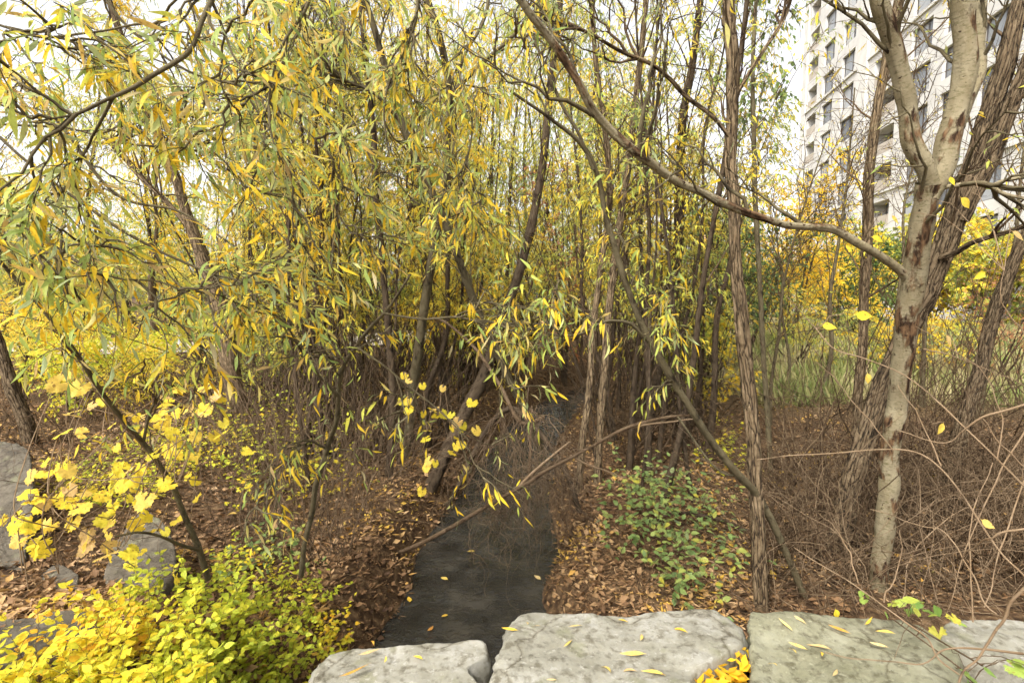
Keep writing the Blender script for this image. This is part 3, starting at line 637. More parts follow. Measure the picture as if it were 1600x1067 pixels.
make_tree('rough_tree', 'thick rough-barked dark trunk leaning right behind the pale tree', 'tree', [
    SN([(1290, 935, 4.7, 62), (1305, 860, 4.7, 56), (1330, 760, 4.7, 52), (1352, 680, 4.7, 50), (1385, 590, 4.7, 50), (1420, 510, 4.65, 52), (1455, 440, 4.6, 56), (1490, 350, 4.55, 56), (1520, 260, 4.5, 52), (1548, 170, 4.45, 48), (1575, 80, 4.4, 44), (1600, -20, 4.4, 40), (1630, -150, 4.4, 36)], 60),
    SN([(1500, 345, 4.5, 44), (1545, 250, 4.4, 42), (1578, 175, 4.35, 40), (1610, 90, 4.3, 38), (1650, -20, 4.3, 34)], 30),
    S([(1470, 405, 4.5, 14), (1510, 385, 4.3, 11), (1550, 370, 4.1, 10), (1620, 345, 3.9, 8)], 20),
], 'bark_rough', 'willow_mix', 'furrow', b1=(6, 1.0, .4, 1.), b2=(4, .5), tw=(2, .35, 1), zmin=3, k=40)
make_tree('rough_tree', 'brown rough trunk at the right edge leaning out of frame', 'tree', [
    SN([(1470, 800, 6, 40), (1500, 680, 6, 38), (1528, 590, 6, 36), (1552, 500, 6, 34), (1580, 420, 5.9, 32), (1625, 320, 5.8, 28), (1680, 200, 5.7, 24)], 40)],
    'bark_rough', 'willow_mix', 'furrow', b1=(8, 1., .3, 1.), b2=(4, .5), tw=(2, .35, 1), zmin=2.5, k=28)
make_tree('bare_tree', 'thin pale upright stem before the tower, left of the fork', 'tree', [
    S([(1332, 800, 6, 17), (1340, 640, 6, 17), (1348, 520, 6, 18), (1352, 430, 6, 18), (1355, 350, 6, 18), (1362, 250, 6, 18), (1372, 170, 6, 18), (1385, 100, 6, 17), (1405, 0, 6, 17), (1430, -120, 6, 15)], 40)],
    'bark_furrow', 'willow_gold', 'furrow', b1=(12, 1.3, .35, 1.), b2=(4, .6), tw=(2, .4, 2), leaf=(.05, .09), zmin=2.6, k=12)
make_tree('leaning_willow', 'slender olive willow stem leaning left from the furrowed tree, yellow leaf tufts', 'tree', [
    S([(1270, 960, 3.9, 12), (1232, 865, 3.85, 12), (1185, 775, 3.75, 13), (1150, 738, 3.6, 13), (1110, 688, 3.5, 12), (1080, 640, 3.4, 12), (1050, 590, 3.35, 12), (1012, 530, 3.3, 11), (985, 470, 3.25, 10), (965, 400, 3.2, 10), (950, 345, 3.15, 9), (937, 290, 3.1, 8), (905, 225, 3.0, 7), (860, 185, 2.9, 5), (800, 140, 2.8, 4)], 60),
    S([(925, 265, 3.05, 6), (905, 210, 3.0, 5), (870, 150, 3.0, 5), (840, 80, 3.0, 4), (815, 0, 3.0, 4)], 24),
    S([(1010, 530, 3.3, 6), (985, 506, 3.2, 5), (950, 500, 3.1, 4), (910, 520, 3.0, 4), (870, 525, 2.9, 3), (830, 512, 2.8, 2)], 24),
    S([(1165, 745, 3.65, 6), (1120, 730, 3.7, 4), (1060, 650, 3.9, 4)], 10),
], 'bark_olive', 'willow', b1=(9, .4, .3, 1.), b2=(3, .25), tw=(2, .2, 6), leaf=(.055, .1), near=260, zmin=2.05, k=12, droop=.8, far=MID, twigmat='bark_olive', b1r=.005)
make_tree('willow_tree', 'olive willow stem leaning left across the middle, base at the creek', 'tree', [
    S([(845, 700, 7.4, 13), (830, 660, 7.2, 12), (800, 600, 6.9, 12), (770, 540, 6.6, 12), (740, 470, 6.3, 12), (720, 410, 6.1, 12), (695, 345, 5.9, 12), (660, 270, 5.7, 11), (625, 190, 5.5, 11), (600, 100, 5.4, 10), (578, 20, 5.3, 9), (545, -90, 5.2, 8)], 60),
    S([(622, 190, 5.5, 6), (590, 150, 5.3, 5), (545, 130, 5.2, 4), (500, 100, 5.1, 4)], 14)],
    'bark_olive', 'willow', b1=(18, 1.0, .35, 1.), b2=(4, .5), tw=(3, .3, 7), leaf=(.07, .11), near=200, zmin=2.6, k=12, far=MID, twigmat='bark_olive')
make_tree('willow_tree', 'upright grey willow stem crossing the leaning one near mid-picture', 'tree', [
    S([(630, 760, 7.4, 15), (640, 660, 7.3, 15), (650, 570, 7.2, 15), (665, 470, 7.1, 14), (681, 370, 7, 13), (694, 290, 6.9, 12), (697, 225, 6.8, 12), (702, 150, 6.7, 11), (690, 75, 6.6, 10), (668, 0, 6.5, 9), (640, -100, 6.4, 8)], 60),
    S([(702, 150, 6.7, 7), (740, 110, 6.6, 6), (800, 60, 6.5, 5), (850, 0, 6.4, 4)], 16)],
    'bark_olive', 'willow_mix', b1=(12, 1.2, .4, 1.), b2=(4, .55), tw=(3, .35, 9), leaf=(.05, .1), zmin=2.6, k=12, far=MID)
make_tree('willow_tree', 'dark trunk leaning right over the left edge of the creek', 'tree', [
    S([(655, 800, 6.6, 30), (672, 765, 6.6, 24), (692, 723, 6.7, 21), (730, 640, 6.9, 20), (757, 585, 7.1, 18), (785, 500, 7.5, 16), (812, 420, 7.9, 14), (835, 330, 8.2, 13), (850, 240, 8.5, 12), (862, 120, 8.8, 11), (880, -40, 9, 9)], 50)],
    'bark_dark', 'willow_green', b1=(14, 1.6, .4, 1.), b2=(4, .7), tw=(3, .45, 9), leaf=(.05, .105), zmin=3.2, k=14, droop=1.1)
make_tree('willow_tree', 'leaning pale-topped trunk left of the thicket, wrapped in dark vines at its foot', 'tree', [
    S([(372, 640, 7, 34), (362, 585, 7, 32), (350, 510, 7, 31), (330, 440, 7, 28), (310, 385, 7, 23), (292, 335, 7, 19), (272, 270, 7, 17), (250, 220, 7, 15), (225, 165, 7, 14), (200, 90, 7, 12), (170, 0, 7, 11), (120, -120, 7, 9)], 50),
    S([(318, 400, 7, 12), (290, 352, 7.2, 10), (255, 310, 7.4, 9), (215, 272, 7.6, 8), (170, 215, 7.8, 7)], 20)],
    'bark_furrow', 'willow_gold', 'furrow', b1=(14, 1.4, .35, 1.), b2=(4, .6), tw=(3, .4, 9), leaf=(.05, .105), zmin=2.4, k=14, far=MID)
make_tree('brown_tree', 'brown trunk at the far left edge above the large grey boulder', 'tree', [
    S([(52, 715, 6.4, 32), (38, 660, 6.4, 30), (22, 610, 6.4, 28), (0, 545, 6.4, 27), (-35, 440, 6.4, 25), (-70, 300, 6.4, 22), (-100, 100, 6.4, 18)], 40)],
    'bark_rough', 'willow_gold', 'furrow', b1=(14, 1.6, .4, 1.), b2=(4, .6), tw=(3, .4, 9), leaf=(.05, .105), zmin=2.6, k=14, far=MID)
TW_ = 'twin stems standing right of the creek'
make_tree('slim_tree', 'left of two close furrowed stems standing right of the creek', 'tree', [
    S([(902, 835, 6.2, 14), (905, 760, 6.2, 13), (910, 690, 6.2, 13), (922, 610, 6.25, 13), (928, 510, 6.3, 12), (940, 410, 6.4, 11), (952, 310, 6.5, 10), (945, 200, 6.6, 9), (930, 90, 6.7, 8), (920, -60, 6.8, 7)], 50)],
    'bark_furrow', 'willow_mix', 'furrow', b1=(12, 1.2, .5, 1.), b2=(4, .5), tw=(3, .35, 9), leaf=(.05, .1), zmin=3., k=12, group=TW_)
make_tree('slim_tree', 'right of two close furrowed stems standing right of the creek', 'tree', [
    S([(930, 825, 6.3, 16), (934, 740, 6.3, 14), (938, 660, 6.3, 14), (944, 580, 6.3, 14), (950, 490, 6.3, 13), (962, 390, 6.35, 12), (976, 290, 6.4, 12), (990, 190, 6.4, 11), (1000, 100, 6.4, 10), (1010, 0, 6.4, 9), (1020, -110, 6.4, 8)], 50)],
    'bark_furrow', 'willow_mix', 'furrow', b1=(12, 1.2, .5, 1.), b2=(4, .5), tw=(3, .35, 9), leaf=(.05, .1), zmin=3., k=12, group=TW_)
make_tree('willow_tree', 'dark vine-hung stem behind the green bramble patch', 'tree', [
    S([(1008, 745, 8, 20), (1012, 690, 8, 17), (1022, 620, 8, 15), (1035, 540, 8, 14), (1052, 460, 8, 15), (1060, 380, 8, 15), (1063, 300, 8, 14), (1067, 190, 8, 13), (1085, 80, 8, 11), (1100, -60, 8, 9)], 50)],
    'bark_dark', 'willow_mix', b1=(12, 1.3, .4, 1.), b2=(4, .55), tw=(3, .35, 4), leaf=(.06, .095), zmin=3.0, k=12)
make_tree('willow_tree', 'slim dark stem on the left bank, rising straight from leaf litter', 'tree', [
    S([(606, 800, 6.6, 16), (610, 720, 6.6, 13), (614, 640, 6.6, 12), (608, 540, 6.7, 11), (598, 420, 6.8, 10), (588, 300, 6.9, 10), (582, 190, 7, 9), (572, 90, 7.1, 9), (560, -60, 7.2, 8)], 50)],
    'bark_dark', 'willow_mix', b1=(12, 1.2, .45, 1.), b2=(4, .55), tw=(3, .35, 9), leaf=(.05, .1), zmin=2.8, k=10)
make_tree('young_willow', 'young willow with hanging leaf tufts, behind the yellow shrub', 'tree', [
    S([(470, 900, 3.5, 9), (484, 810, 3.4, 9), (508, 705, 3.2, 9), (527, 650, 3.0, 8), (535, 585, 2.8, 7), (570, 525, 2.6, 6), (610, 480, 2.5, 5), (645, 425, 2.4, 4)], 40),
    S([(530, 620, 2.9, 5), (480, 560, 2.6, 4), (440, 500, 2.4, 3), (400, 470, 2.3, 3)], 16),
    S([(560, 540, 2.65, 4), (620, 590, 2.6, 3), (680, 640, 2.6, 3), (730, 690, 2.6, 2)], 16),
    S([(512, 700, 3.2, 4), (470, 690, 2.9, 3), (430, 720, 2.7, 3), (400, 760, 2.6, 2)], 16),
    S([(600, 490, 2.5, 4), (660, 500, 2.5, 3), (740, 500, 2.5, 3), (800, 540, 2.5, 2)], 16),
], 'bark_olive', 'willow', b1=(6, .34, .3, 1.), b2=(2, .22), tw=(2, .16, 4), leaf=(.05, .09), near=260, zmin=1.6, k=10, droop=.45, up=-.05, far=MID, twigmat='bark_olive', b1r=.004)
make_tree('leaning_sapling', 'thin grey sapling leaning left over the grape leaves', 'tree', [
    S([(325, 905, 3.1, 11), (305, 845, 3.0, 11), (272, 772, 2.85, 10), (240, 712, 2.7, 10), (190, 650, 2.5, 9), (150, 600, 2.35, 9), (100, 530, 2.2, 9), (50, 465, 2.1, 8), (-10, 395, 2.0, 8), (-80, 320, 1.9, 7)], 40),
    S([(310, 862, 3.0, 7), (270, 845, 2.8, 6), (225, 830, 2.6, 5), (180, 838, 2.5, 4)], 14),
    S([(225, 690, 2.65, 6), (235, 640, 2.6, 5), (255, 605, 2.6, 4)], 10),
], 'bark_olive', 'willow', b1=(4, .25, .3, 1.), b2=(2, .16), tw=(2, .14, 3), leaf=(.05, .085), near=90, zmin=1.7, k=10, droop=.8, far=MID)
# willow whose boughs hang into the picture from the upper left
make_tree('overhanging_willow', 'big willow boughs hanging in from the upper left with long yellow-green leaves', 'tree', [
    (np.array([(-2.9, 1.2, 1.0), (-2.85, 1.3, 2.0), (-2.7, 1.4, 3.2), (-2.4, 1.5, 4.3), (-1.9, 1.7, 5.4)]), np.array([.09, .08, .07, .06, .05])),
    S([(400, -110, 1.9, 10), (345, -10, 1.8, 9), (318, 50, 1.75, 8), (270, 92, 1.7, 8), (225, 126, 1.68, 8), (187, 152, 1.65, 7), (125, 180, 1.6, 5), (60, 190, 1.6, 3)], 30),
    S([(-60, 160, 2.2, 7), (0, 218, 2.2, 6), (50, 262, 2.2, 6), (125, 312, 2.25, 6), (180, 350, 2.3, 6), (245, 390, 2.35, 5), (330, 430, 2.4, 4), (400, 445, 2.4, 3)], 30),
    S([(-60, 190, 2.6, 5), (60, 200, 2.6, 5), (128, 204, 2.6, 4), (188, 221, 2.6, 4), (240, 227, 2.6, 4), (300, 235, 2.6, 4), (345, 250, 2.6, 3), (400, 330, 2.5, 2)], 30),
    S([(520, -120, 2.4, 6), (480, 0, 2.3, 5), (440, 80, 2.2, 4), (420, 160, 2.15, 3), (430, 230, 2.1, 3), (470, 280, 2.1, 2)], 24),
    S([(-60, 330, 1.9, 5), (40, 360, 1.9, 5), (110, 400, 1.9, 4), (180, 430, 1.9, 4), (250, 440, 1.9, 3), (310, 470, 1.9, 2)], 24),
    S([(130, -80, 2.4, 6), (200, 40, 2.4, 5), (290, 110, 2.4, 4), (380, 140, 2.4, 4), (460, 190, 2.4, 3), (520, 250, 2.4, 2)], 24),
    S([(640, -90, 2.9, 6), (650, 20, 2.8, 5), (620, 100, 2.8, 4), (600, 170, 2.7, 3), (610, 250, 2.7, 2)], 24),
    S([(-50, 20, 2.0, 6), (60, 60, 2.0, 5), (150, 50, 2.0, 4), (230, 40, 2.0, 4), (300, 60, 2.0, 3)], 20),
    S([(250, -80, 3.2, 6), (330, 60, 3.2, 5), (420, 200, 3.1, 4), (500, 300, 3.0, 3), (560, 380, 3.0, 3)], 24),
    S([(-60, 60, 3., 8), (80, 180, 3., 7), (180, 300, 3.0, 6), (280, 330, 3.0, 4), (370, 390, 3.0, 3)], 24),
    S([(760, -90, 3.2, 6), (760, 20, 3.1, 5), (720, 110, 3.0, 4), (740, 200, 2.9, 3), (720, 300, 2.9, 2)], 24),
], 'bark_olive', 'willow', b1=(8, .36, .1, 1.), b2=(3, .22), tw=(4, .16, 6), leaf=(.05, .1), near=300, k=10, droop=.25, up=.0, far=MID, b1r=.0045, twigmat='bark_olive', twig_r=.0016)

make_tree('green_tree', 'thin tree with drooping dark green leaves behind the furrowed trunk top', 'tree', [
    S([(1205, 760, 6.5, 9), (1195, 600, 6.5, 9), (1188, 450, 6.5, 8), (1180, 300, 6.5, 8), (1176, 150, 6.5, 7), (1180, 20, 6.5, 6), (1190, -100, 6.5, 5)], 30)],
    'bark_olive', 'bramble', b1=(16, .7, .62, 1.), b2=(4, .35), tw=(3, .25, 6), leaf=(.05, .085), far=DIAW, k=9, droop=.9)
# ------------------------------------------------------------------ thicket and far trees, one by one
def wild_stem(x, y, h, r, lean=(0, 0), curve=.5):
    z = float(hgt(x, y)) - .05
    t = np.linspace(0, 1, 7)
    p = np.stack([x + lean[0] * t * h + curve * U(-.5, .5) * np.sin(t * 3.0), y + lean[1] * t * h + curve * U(-.5, .5) * np.sin(t * 2.5), z + t * h], -1)
    p[1:-1, :2] += rng.normal(size=(5, 2)) * .05
    s = smooth_line(p, 24); rr = r * (1 - .75 * np.linspace(0, 1, 24)); rr[:2] *= 1.25
    return s, rr
def where(px, y):
    s = 'left of the creek' if px < 700 else ('behind the creek bend' if px < 960 else 'right of the creek')
    return s
thick = []
for i in range(46):
    for _ in range(40):
        y = U(6.5, 15); px = U(330, 1120); x = (px - 800) / 800 * y
        if abs(x - creek_x(y)) < 1.0: continue
        if any(abs(x - a) + abs(y - b_) < .5 for a, b_ in thick): continue
        break
    thick.append((x, y))
    near = y < 10
    lm = ['willow_mix', 'willow_gold', 'willow_green', 'willow_gold'][rng.integers(4)] if px < 980 else 'willow_mix'
    lab = f"{'slim' if near else 'thin'} brown {'nearer' if near else 'deeper'} thicket stem {where(px, y)}"
    h = U(5, 9); st = [wild_stem(x, y, h, U(.022, .055), (U(-.22, .22), U(-.1, .1)))]
    if U(0, 1) < .35: st.append(wild_stem(x + U(-.12, .12), y + .1, h * .9, U(.02, .035), (U(-.35, .35), U(-.1, .1))))
    make_tree('thicket_tree', lab, 'tree', st, ['bark_dark', 'bark_dark', 'bark_rough'][i % 3], lm,
              b1=(14, 1.3, .12, 1.), b2=(4, .55), tw=(4, .38, 9 if px < 1060 else 5), leaf=(.06, .115), zmin=1.7 if near else 1.3, k=8, group=f"thicket stems {where(px, y)}", droop=.7)
for i in range(34):
    for _ in range(60):
        y = U(5.6, 10.5); px = U(440, 1110); x = (px - 800) / 800 * y
        if abs(x - creek_x(y)) < 1.0 or (y < 6.6 and 560 < px < 1000): continue
        if any(abs(x - a) + abs(y - b_) < .35 for a, b_ in thick): continue
        break
    thick.append((x, y)); side = 'left of the creek' if x < creek_x(y) else 'right of the creek'
    make_tree('bank_tree', f'slender dark upright stem on the bank {side}', 'tree', [wild_stem(x, y, U(5, 8), U(.018, .042), (U(-.16, .16), U(-.06, .06)), .35)], 'bark_dark', 'willow_mix',
              b1=(11, 1.1, .2, 1.), b2=(3, .5), tw=(3, .32, 7), leaf=(.055, .105), zmin=1.6, k=9, group=f'slender stems on the bank {side}')
far_spots = []
for i in range(46):
    for _ in range(40):
        y = U(14, 34); px = U(-60, 1110); x = (px - 800) / 800 * y
        if abs(x - creek_x(y)) < 1.2: continue
        if px < 420 and abs(y - np.interp(x, [-20, -12, -6], [19, 18.5, 21])) < 2: continue
        if any(abs(x - a) + abs(y - b_) < 1.3 for a, b_ in far_spots): continue
        break
    far_spots.append((x, y))
    h = U(8, 13) if px > 200 else U(6, 9)
    lm = ['willow_mix', 'willow_gold', 'willow_green', 'willow_gold'][rng.integers(4)]
    if 700 < px < 900: lm = 'willow_green'
    word = {'willow_mix': 'yellow-green', 'willow_gold': 'golden', 'willow_green': 'greenish'}[lm]
    side = 'beyond the path at left' if px < 330 else ('left of the creek' if px < 700 else ('above the creek' if px < 920 else 'right of the creek'))
    make_tree('willow_tree', f'{word} background willow {side}, behind the thicket', 'tree', [wild_stem(x, y, h, U(.06, .12), (U(-.15, .15), U(-.1, .1)), .8)],
              ['bark_dark', 'bark_rough'][i % 2], lm, b1=(22, 2.6, .2, 1.), b2=(5, 1.1), tw=(4, .6, 9), leaf=(.10, .16), k=7, zmin=1.8, group=f'background willows {side}', twig_tubes=False, droop=1.0 if lm == 'willow_green' else .6)
for k_, (px, y, h, lb) in enumerate([(770, 15, 9, 'weeping green willow closing the view above the creek, left one'), (835, 18, 10, 'weeping green willow straight above the creek bend'), (885, 22, 12, 'weeping green willow behind the rusty small tree'), (715, 19, 11, 'weeping olive willow behind the crossing stems')]):
    x = (px - 800) / 800 * y
    make_tree('weeping_willow', lb, 'tree', [wild_stem(x, y, h, .09, (U(-.05, .05), 0), .6)], 'bark_dark', 'willow_green', b1=(26, 2.2, .15, 1.), b2=(5, 1.0), tw=(4, .9, 10), leaf=(.09, .14), k=7, zmin=2.2, twig_tubes=False, droop=1.6, group='weeping willows above the creek')
# low bushes and small trees
def bush(name, label, px, y, h, w, lm, n=26, leaf=(.06, .11), far=DIAW, group=None, base_py=None):
    x = (px - 800) / 800 * y; z = float(hgt(x, y)) - .03
    st = []
    for k in range(5):
        a = U(0, 6.28); t = np.linspace(0, 1, 6)[:, None]
        p = np.array([[x, y, z]]) + t * np.array([[math.cos(a) * w * .35, math.sin(a) * w * .35, h * U(.7, 1)]]) + rng.normal(size=(6, 3)) * .03
        p[0] = (x + math.cos(a) * .08, y + math.sin(a) * .08, z)
        st.append((smooth_line(p, 12)[:12], np.linspace(.03, .008, 12) * (h / 2.5) ** .5))
    return make_tree(name, label, 'bush' if h < 3.2 else 'tree', st, 'bark_dark', lm, b1=(n // 5, w * .45, .1, 1.), b2=(5, w * .22), tw=(3, w * .12 + .1, 8), leaf=leaf, far=far, k=6, group=group, twig_tubes=False, droop=.2, up=.15)
bush('maple_tree', 'golden-yellow small maple below the tower', 1235, 19, 5.6, 4.6, 'maple_gold', 60, (.08, .14))
bush('maple_tree', 'orange-tinged small maple left of the pale bare stem', 1310, 23, 4.4, 4.0, 'maple_gold', 45, (.08, .14))
bush('maple_tree', 'low golden maple beside the furrowed trunk', 1195, 24, 4.6, 4.5, 'maple_gold', 45, (.08, .14))
bush('evergreen_bush', 'dark green bush right of the thicket, behind the furrowed trunk', 1110, 13, 4.0, 2.6, 'dark_green', 45, (.07, .12))
bush('evergreen_bush', 'dark green bush beneath the golden maples', 1170, 17, 3.4, 3.2, 'dark_green', 45, (.08, .12))
bush('evergreen_bush', 'dark green shrub behind the pale bare stem', 1345, 20, 3.6, 3, 'dark_green', 40, (.08, .12))
bush('rusty_tree', 'small tree with a rusty red-brown crown, above the creek', 885, 15, 6.9, 2.0, 'rust', 26, (.07, .11))
for i, (px, y, h, w, lm, lb) in enumerate([
        (40, 13, 1.5, 2.2, 'willow_gold', 'yellow bush beyond the brown trunk at far left'),
        (170, 13, .9, 2.0, 'willow_mix', 'yellow-green bush before the path at left'),
        (120, 24, 3.6, 4.5, 'willow_gold', 'tall golden bush behind the path at far left'),
        (260, 25, 3.8, 4.5, 'willow_mix', 'yellow-green bush behind the grey post'),
        (400, 17, 2.8, 3.0, 'willow_gold', 'golden bush right of the vine-wrapped leaning trunk'),
        (500, 14, 2.2, 2.6, 'willow_mix', 'low yellow-green bush in the left thicket'),
        (1080, 9.5, 1.5, 1.8, 'willow_mix', 'low pale bush behind the green bramble patch'),
        (1240, 14, 1.6, 2.4, 'willow_mix', 'low grey-green bush in front of the meadow'),
        (1420, 13, 1.5, 2.4, 'willow_gold', 'low yellowing bush behind the rough trunk'),
        (1560, 12, 2.2, 2.8, 'rust', 'brown-leaved bush at the right edge')]):
    bush('bush', lb, px, y, h, w, lm, 30, (.06, .1), DIA if i % 2 else DIAW)
for i, px in enumerate(np.linspace(-40, 1090, 24)):
    y = [12.5, 18, 15, 22][i % 4] + U(-1, 1); px = px + U(-15, 15); x = (px - 800) / 800 * y
    if abs(x - creek_x(y)) < 1.3: x = creek_x(y) - 1.6; px = 800 + 800 * x / y
    if 60 < px < 340: y = 24 + 2 * (i % 2); x = (px - 800) / 800 * y
    lm = ['willow_gold', 'willow_mix', 'willow_green', 'willow_mix'][rng.integers(4)] if px > 340 else 'willow_green'
    side = 'left of the vine-wrapped trunk' if px < 360 else ('in the left thicket' if px < 720 else ('behind the creek' if px < 930 else 'behind the twin stems'))
    bush('understory_bush', f"{ {'willow_gold': 'golden', 'willow_mix': 'yellow-green', 'willow_green': 'olive-green'}[lm]} understory bush {side}", px, y, U(2.6, 4.2), U(2.6, 3.8), lm, 30, (.08, .13), DIA, f'understory bushes {side}')
for i, px in enumerate(np.linspace(-120, 1720, 22)):
    y = U(42, 62); x = (px - 800) / 800 * y
    if 1240 < px and y > 45: y = U(26, 30); x = (px - 800) / 800 * y
    hh = U(6, 8) if 1080 < px < 1700 else U(7, 11)
    hh = min(hh, 4.5) if px > 1240 else hh
    side = 'far left' if px < 500 else ('centre' if px < 1000 else 'low at right')
    bush('distant_tree', f"hazy yellow-green tree in the far tree line, {side}", px, y, hh, 6.5 if px < 1240 else 4.5, ['willow_gold', 'willow_mix', 'willow_green'][i % 3], 45, (.2, .34), DIAW, f'far tree line, {side}')
# thin leafless trees before the tower
for i, (px, y, h, lm, lb) in enumerate([
        (20, 9, 1.5, 'willow_gold', 'low golden bush behind the brown trunk at the left edge'), (110, 8, 1.1, 'shrub', 'low yellow-green bush behind the leaning sapling'),
        (180, 10.5, .8, 'willow_mix', 'knee-high olive bush in front of the path at left'), (250, 8.5, .8, 'willow_gold', 'low golden bush left of the vine-wrapped trunk'),
        (300, 11, .8, 'shrub', 'bright yellow-green bush below the grey post'), (420, 8.6, 1.3, 'willow_mix', 'low olive bush right of the vine-wrapped trunk foot'),
        (60, 11.5, 1.2, 'willow_mix', 'taller olive bush before the path at far left'), (480, 10, 1.5, 'shrub', 'bright yellow-green bush deep in the left thicket')]):
    bush('low_bush', lb, px, y, h, 1.9, lm, 25, (.05, .085), DIAW if lm == 'shrub' else DIA)
for i, (px, y, h, r, lx) in enumerate([(1290, 11, 6.5, .05, .05), (1235, 12, 4.2, .04, -.1), (1450, 10, 6, .05, -.12), (1540, 9, 6, .05, .1), (1210, 9, 5, .035, .15), (1400, 14, 6.5, .06, .05)]):
    x = (px - 800) / 800 * y
    make_tree('bare_tree', ['leafless thin tree left of the pale bare stem, before the tower', 'small leafless tree in the sky gap left of the tower', 'leafless tree behind the pale forked tree', 'leafless tree behind the brown rough trunk at right', 'thin leafless tree right of the furrowed trunk', 'taller leafless tree before the tower windows'][i],
              'tree', [wild_stem(x, y, h, r, (lx, 0))], 'bark_olive', 'willow_gold', b1=(16, 1.6, .25, 1.), b2=(6, .7), tw=(4, .45, 1), leaf=(.04, .08), k=7, up=.4, droop=.1, twig_r=.004)

# ------------------------------------------------------------------ dead vines and brush (nobody could count the strands)
def strands(n, base, dir0, length, npt=11, wander=.5, grav=.35, r=(.002, .006), ground_clip=True):
    d = norm(dir0); st = length[:, None] / (npt - 1)
    Pn = [base]; v = d
    for k in range(npt - 1):
        v = norm(v + rng.normal(size=(n, 3)) * wander * .5 + np.array([0, 0, -grav * .12 * k / 3]))
        q = Pn[-1] + v * st
        if ground_clip:
            gz = hgt(q[:, 0], q[:, 1]) + .02; q[:, 2] = np.maximum(q[:, 2], gz)
        Pn.append(q)
    PT = np.stack(Pn, 1); R = U(r[0], r[1], n)[:, None] * (1 - .7 * np.linspace(0, 1, npt)[None])
    return PT, R
def brush(name, label, cat, n, pxr, yr, length, mat, wander=.5, r=(.002, .006), up=1.0, grav=.35, kk=3):
    y = U(yr[0], yr[1], n); px = U(pxr[0], pxr[1], n); x = (px - 800) / 800 * y
    keep = np.abs(x - creek_x(y)) > 1.15; x, y = x[keep], y[keep]; n = len(x)
    b = np.stack([x, y, hgt(x, y) - .02], -1); d = rng.normal(size=(n, 3)) * .6 + np.array([0, 0, up])
    PT, R = strands(n, b, d, U(length[0], length[1], n), wander=wander, grav=grav, r=r)
    g = Geo(); tubes(g, PT, R, kk)
    o = link(name, g.mesh(name, M[mat])); tag(o, label, cat, kind='stuff'); return o
brush('brush', 'tangle of dead brown vines filling the left thicket', 'brush', 430, (330, 720), (7, 12), (1.2, 3.8), 'vine', .42, (.004, .010))
brush('brush', 'tangle of dead brown vines behind the creek and the twin stems', 'brush', 330, (880, 1130), (7, 12), (1.2, 3.6), 'vine', .42, (.004, .010))
brush('brush', 'dense brown bramble tangle at the right, behind the pale trunk', 'brush', 1250, (1180, 1680), (4.0, 7.0), (.5, 1.8), 'vine', .55, (.003, .008), .7, .5)
brush('brush', 'tall leafless brown twigs before the tower at upper right', 'brush', 280, (1220, 1700), (5, 10), (2.2, 5.0), 'vine', .3, (.003, .009), 1.8, .12)
brush('brush', 'dry grey canes around the rough trunk at right', 'brush', 720, (1200, 1680), (3.6, 6.5), (.6, 2.0), 'twig_pale', .4, (.002, .005), .9, .4)
brush('brush', 'fine brown twigs and dead stalks on the left slope among the boulders', 'brush', 330, (-40, 520), (3.3, 6.5), (.3, 1.1), 'twig', .4, (.0015, .004), 1.2, .3)
brush('brush', 'thin brown upright shoots along the left bank of the creek', 'brush', 640, (330, 660), (4.3, 7.5), (.5, 2.8), 'cane_brown', .25, (.002, .006), 1.6, .15)
brush('brush', 'brown undergrowth twigs beside the path at left', 'brush', 620, (-80, 420), (5.5, 13), (.5, 1.4), 'vine', .45, (.004, .009))
brush('brush', 'thin dead upright shoots crowding the thicket on both sides of the creek', 'brush', 520, (330, 1130), (7, 15), (1.8, 4.6), 'bark_dark', .14, (.005, .014), 3.0, .04, 4)
brush('brush', 'low dead twigs lying on the leaf litter right of the creek', 'brush', 260, (880, 1250), (3.6, 8), (.5, 1.2), 'twig', .5, (.002, .005), .1, .8)
# vines climbing the thicket trees
n = 420; y = U(6.5, 12, n); px = U(380, 1120, n); x = (px - 800) / 800 * y
b = np.stack([x, y, U(2.2, 5.2, n)], -1); d = rng.normal(size=(n, 3)) * .4 + np.array([0, 0, -.6])
PT, R = strands(n, b, d, U(1., 3.2, n), wander=.4, grav=.3, r=(.002, .006)); g = Geo(); tubes(g, PT, R, 3)
tag(link('hanging_vines', g.mesh('hanging_vines', M['vine'])), 'dead vines hanging between the thicket stems', 'vines', kind='stuff')
# curtain of vines over the creek
top = smooth_line(np.array([P(745, 690, 6.4), P(775, 655, 6.2), P(800, 640, 6.0), P(825, 650, 5.8), P(845, 690, 5.6), P(858, 740, 5.4)]), 60)
n = 170; k = rng.integers(0, 60, n); b = top[k] + np.array([.12, 0, 0]) + rng.normal(size=(n, 3)) * np.array([.12, .3, .12])
d = rng.normal(size=(n, 3)) * .35 + np.array([0, -.35, -.9])
PT, R = strands(n, b, d, U(.6, 1.5, n), 18, .42, .22, (.002, .0055), False)
PT[..., 2] = np.maximum(PT[..., 2], -.03)
g = Geo(); tubes(g, PT, R, 3)
n = 230; t_ = U(0, 1, n)[:, None]; b = P(745, 800, 5.0) * (1 - t_) + P(880, 715, 4.9) * t_ + rng.normal(size=(n, 3)) * np.array([.06, .15, .05])
PT, R = strands(n, b, rng.normal(size=(n, 3)) * .6 + np.array([.25, -.2, -.5]), U(.5, 1.15, n), 18, .8, .3, (.002, .0042), False)
PT[..., 2] = np.maximum(PT[..., 2], -.03); tubes(g, PT, R, 3)
vc = thing('vine_curtain', 'brown curtain of dead vines draped over the middle of the creek', 'vines', (*top[30][:2], 0.0))
link('strands', g.mesh('strands', M['cane_brown'], vc.location), vc, 'stuff')
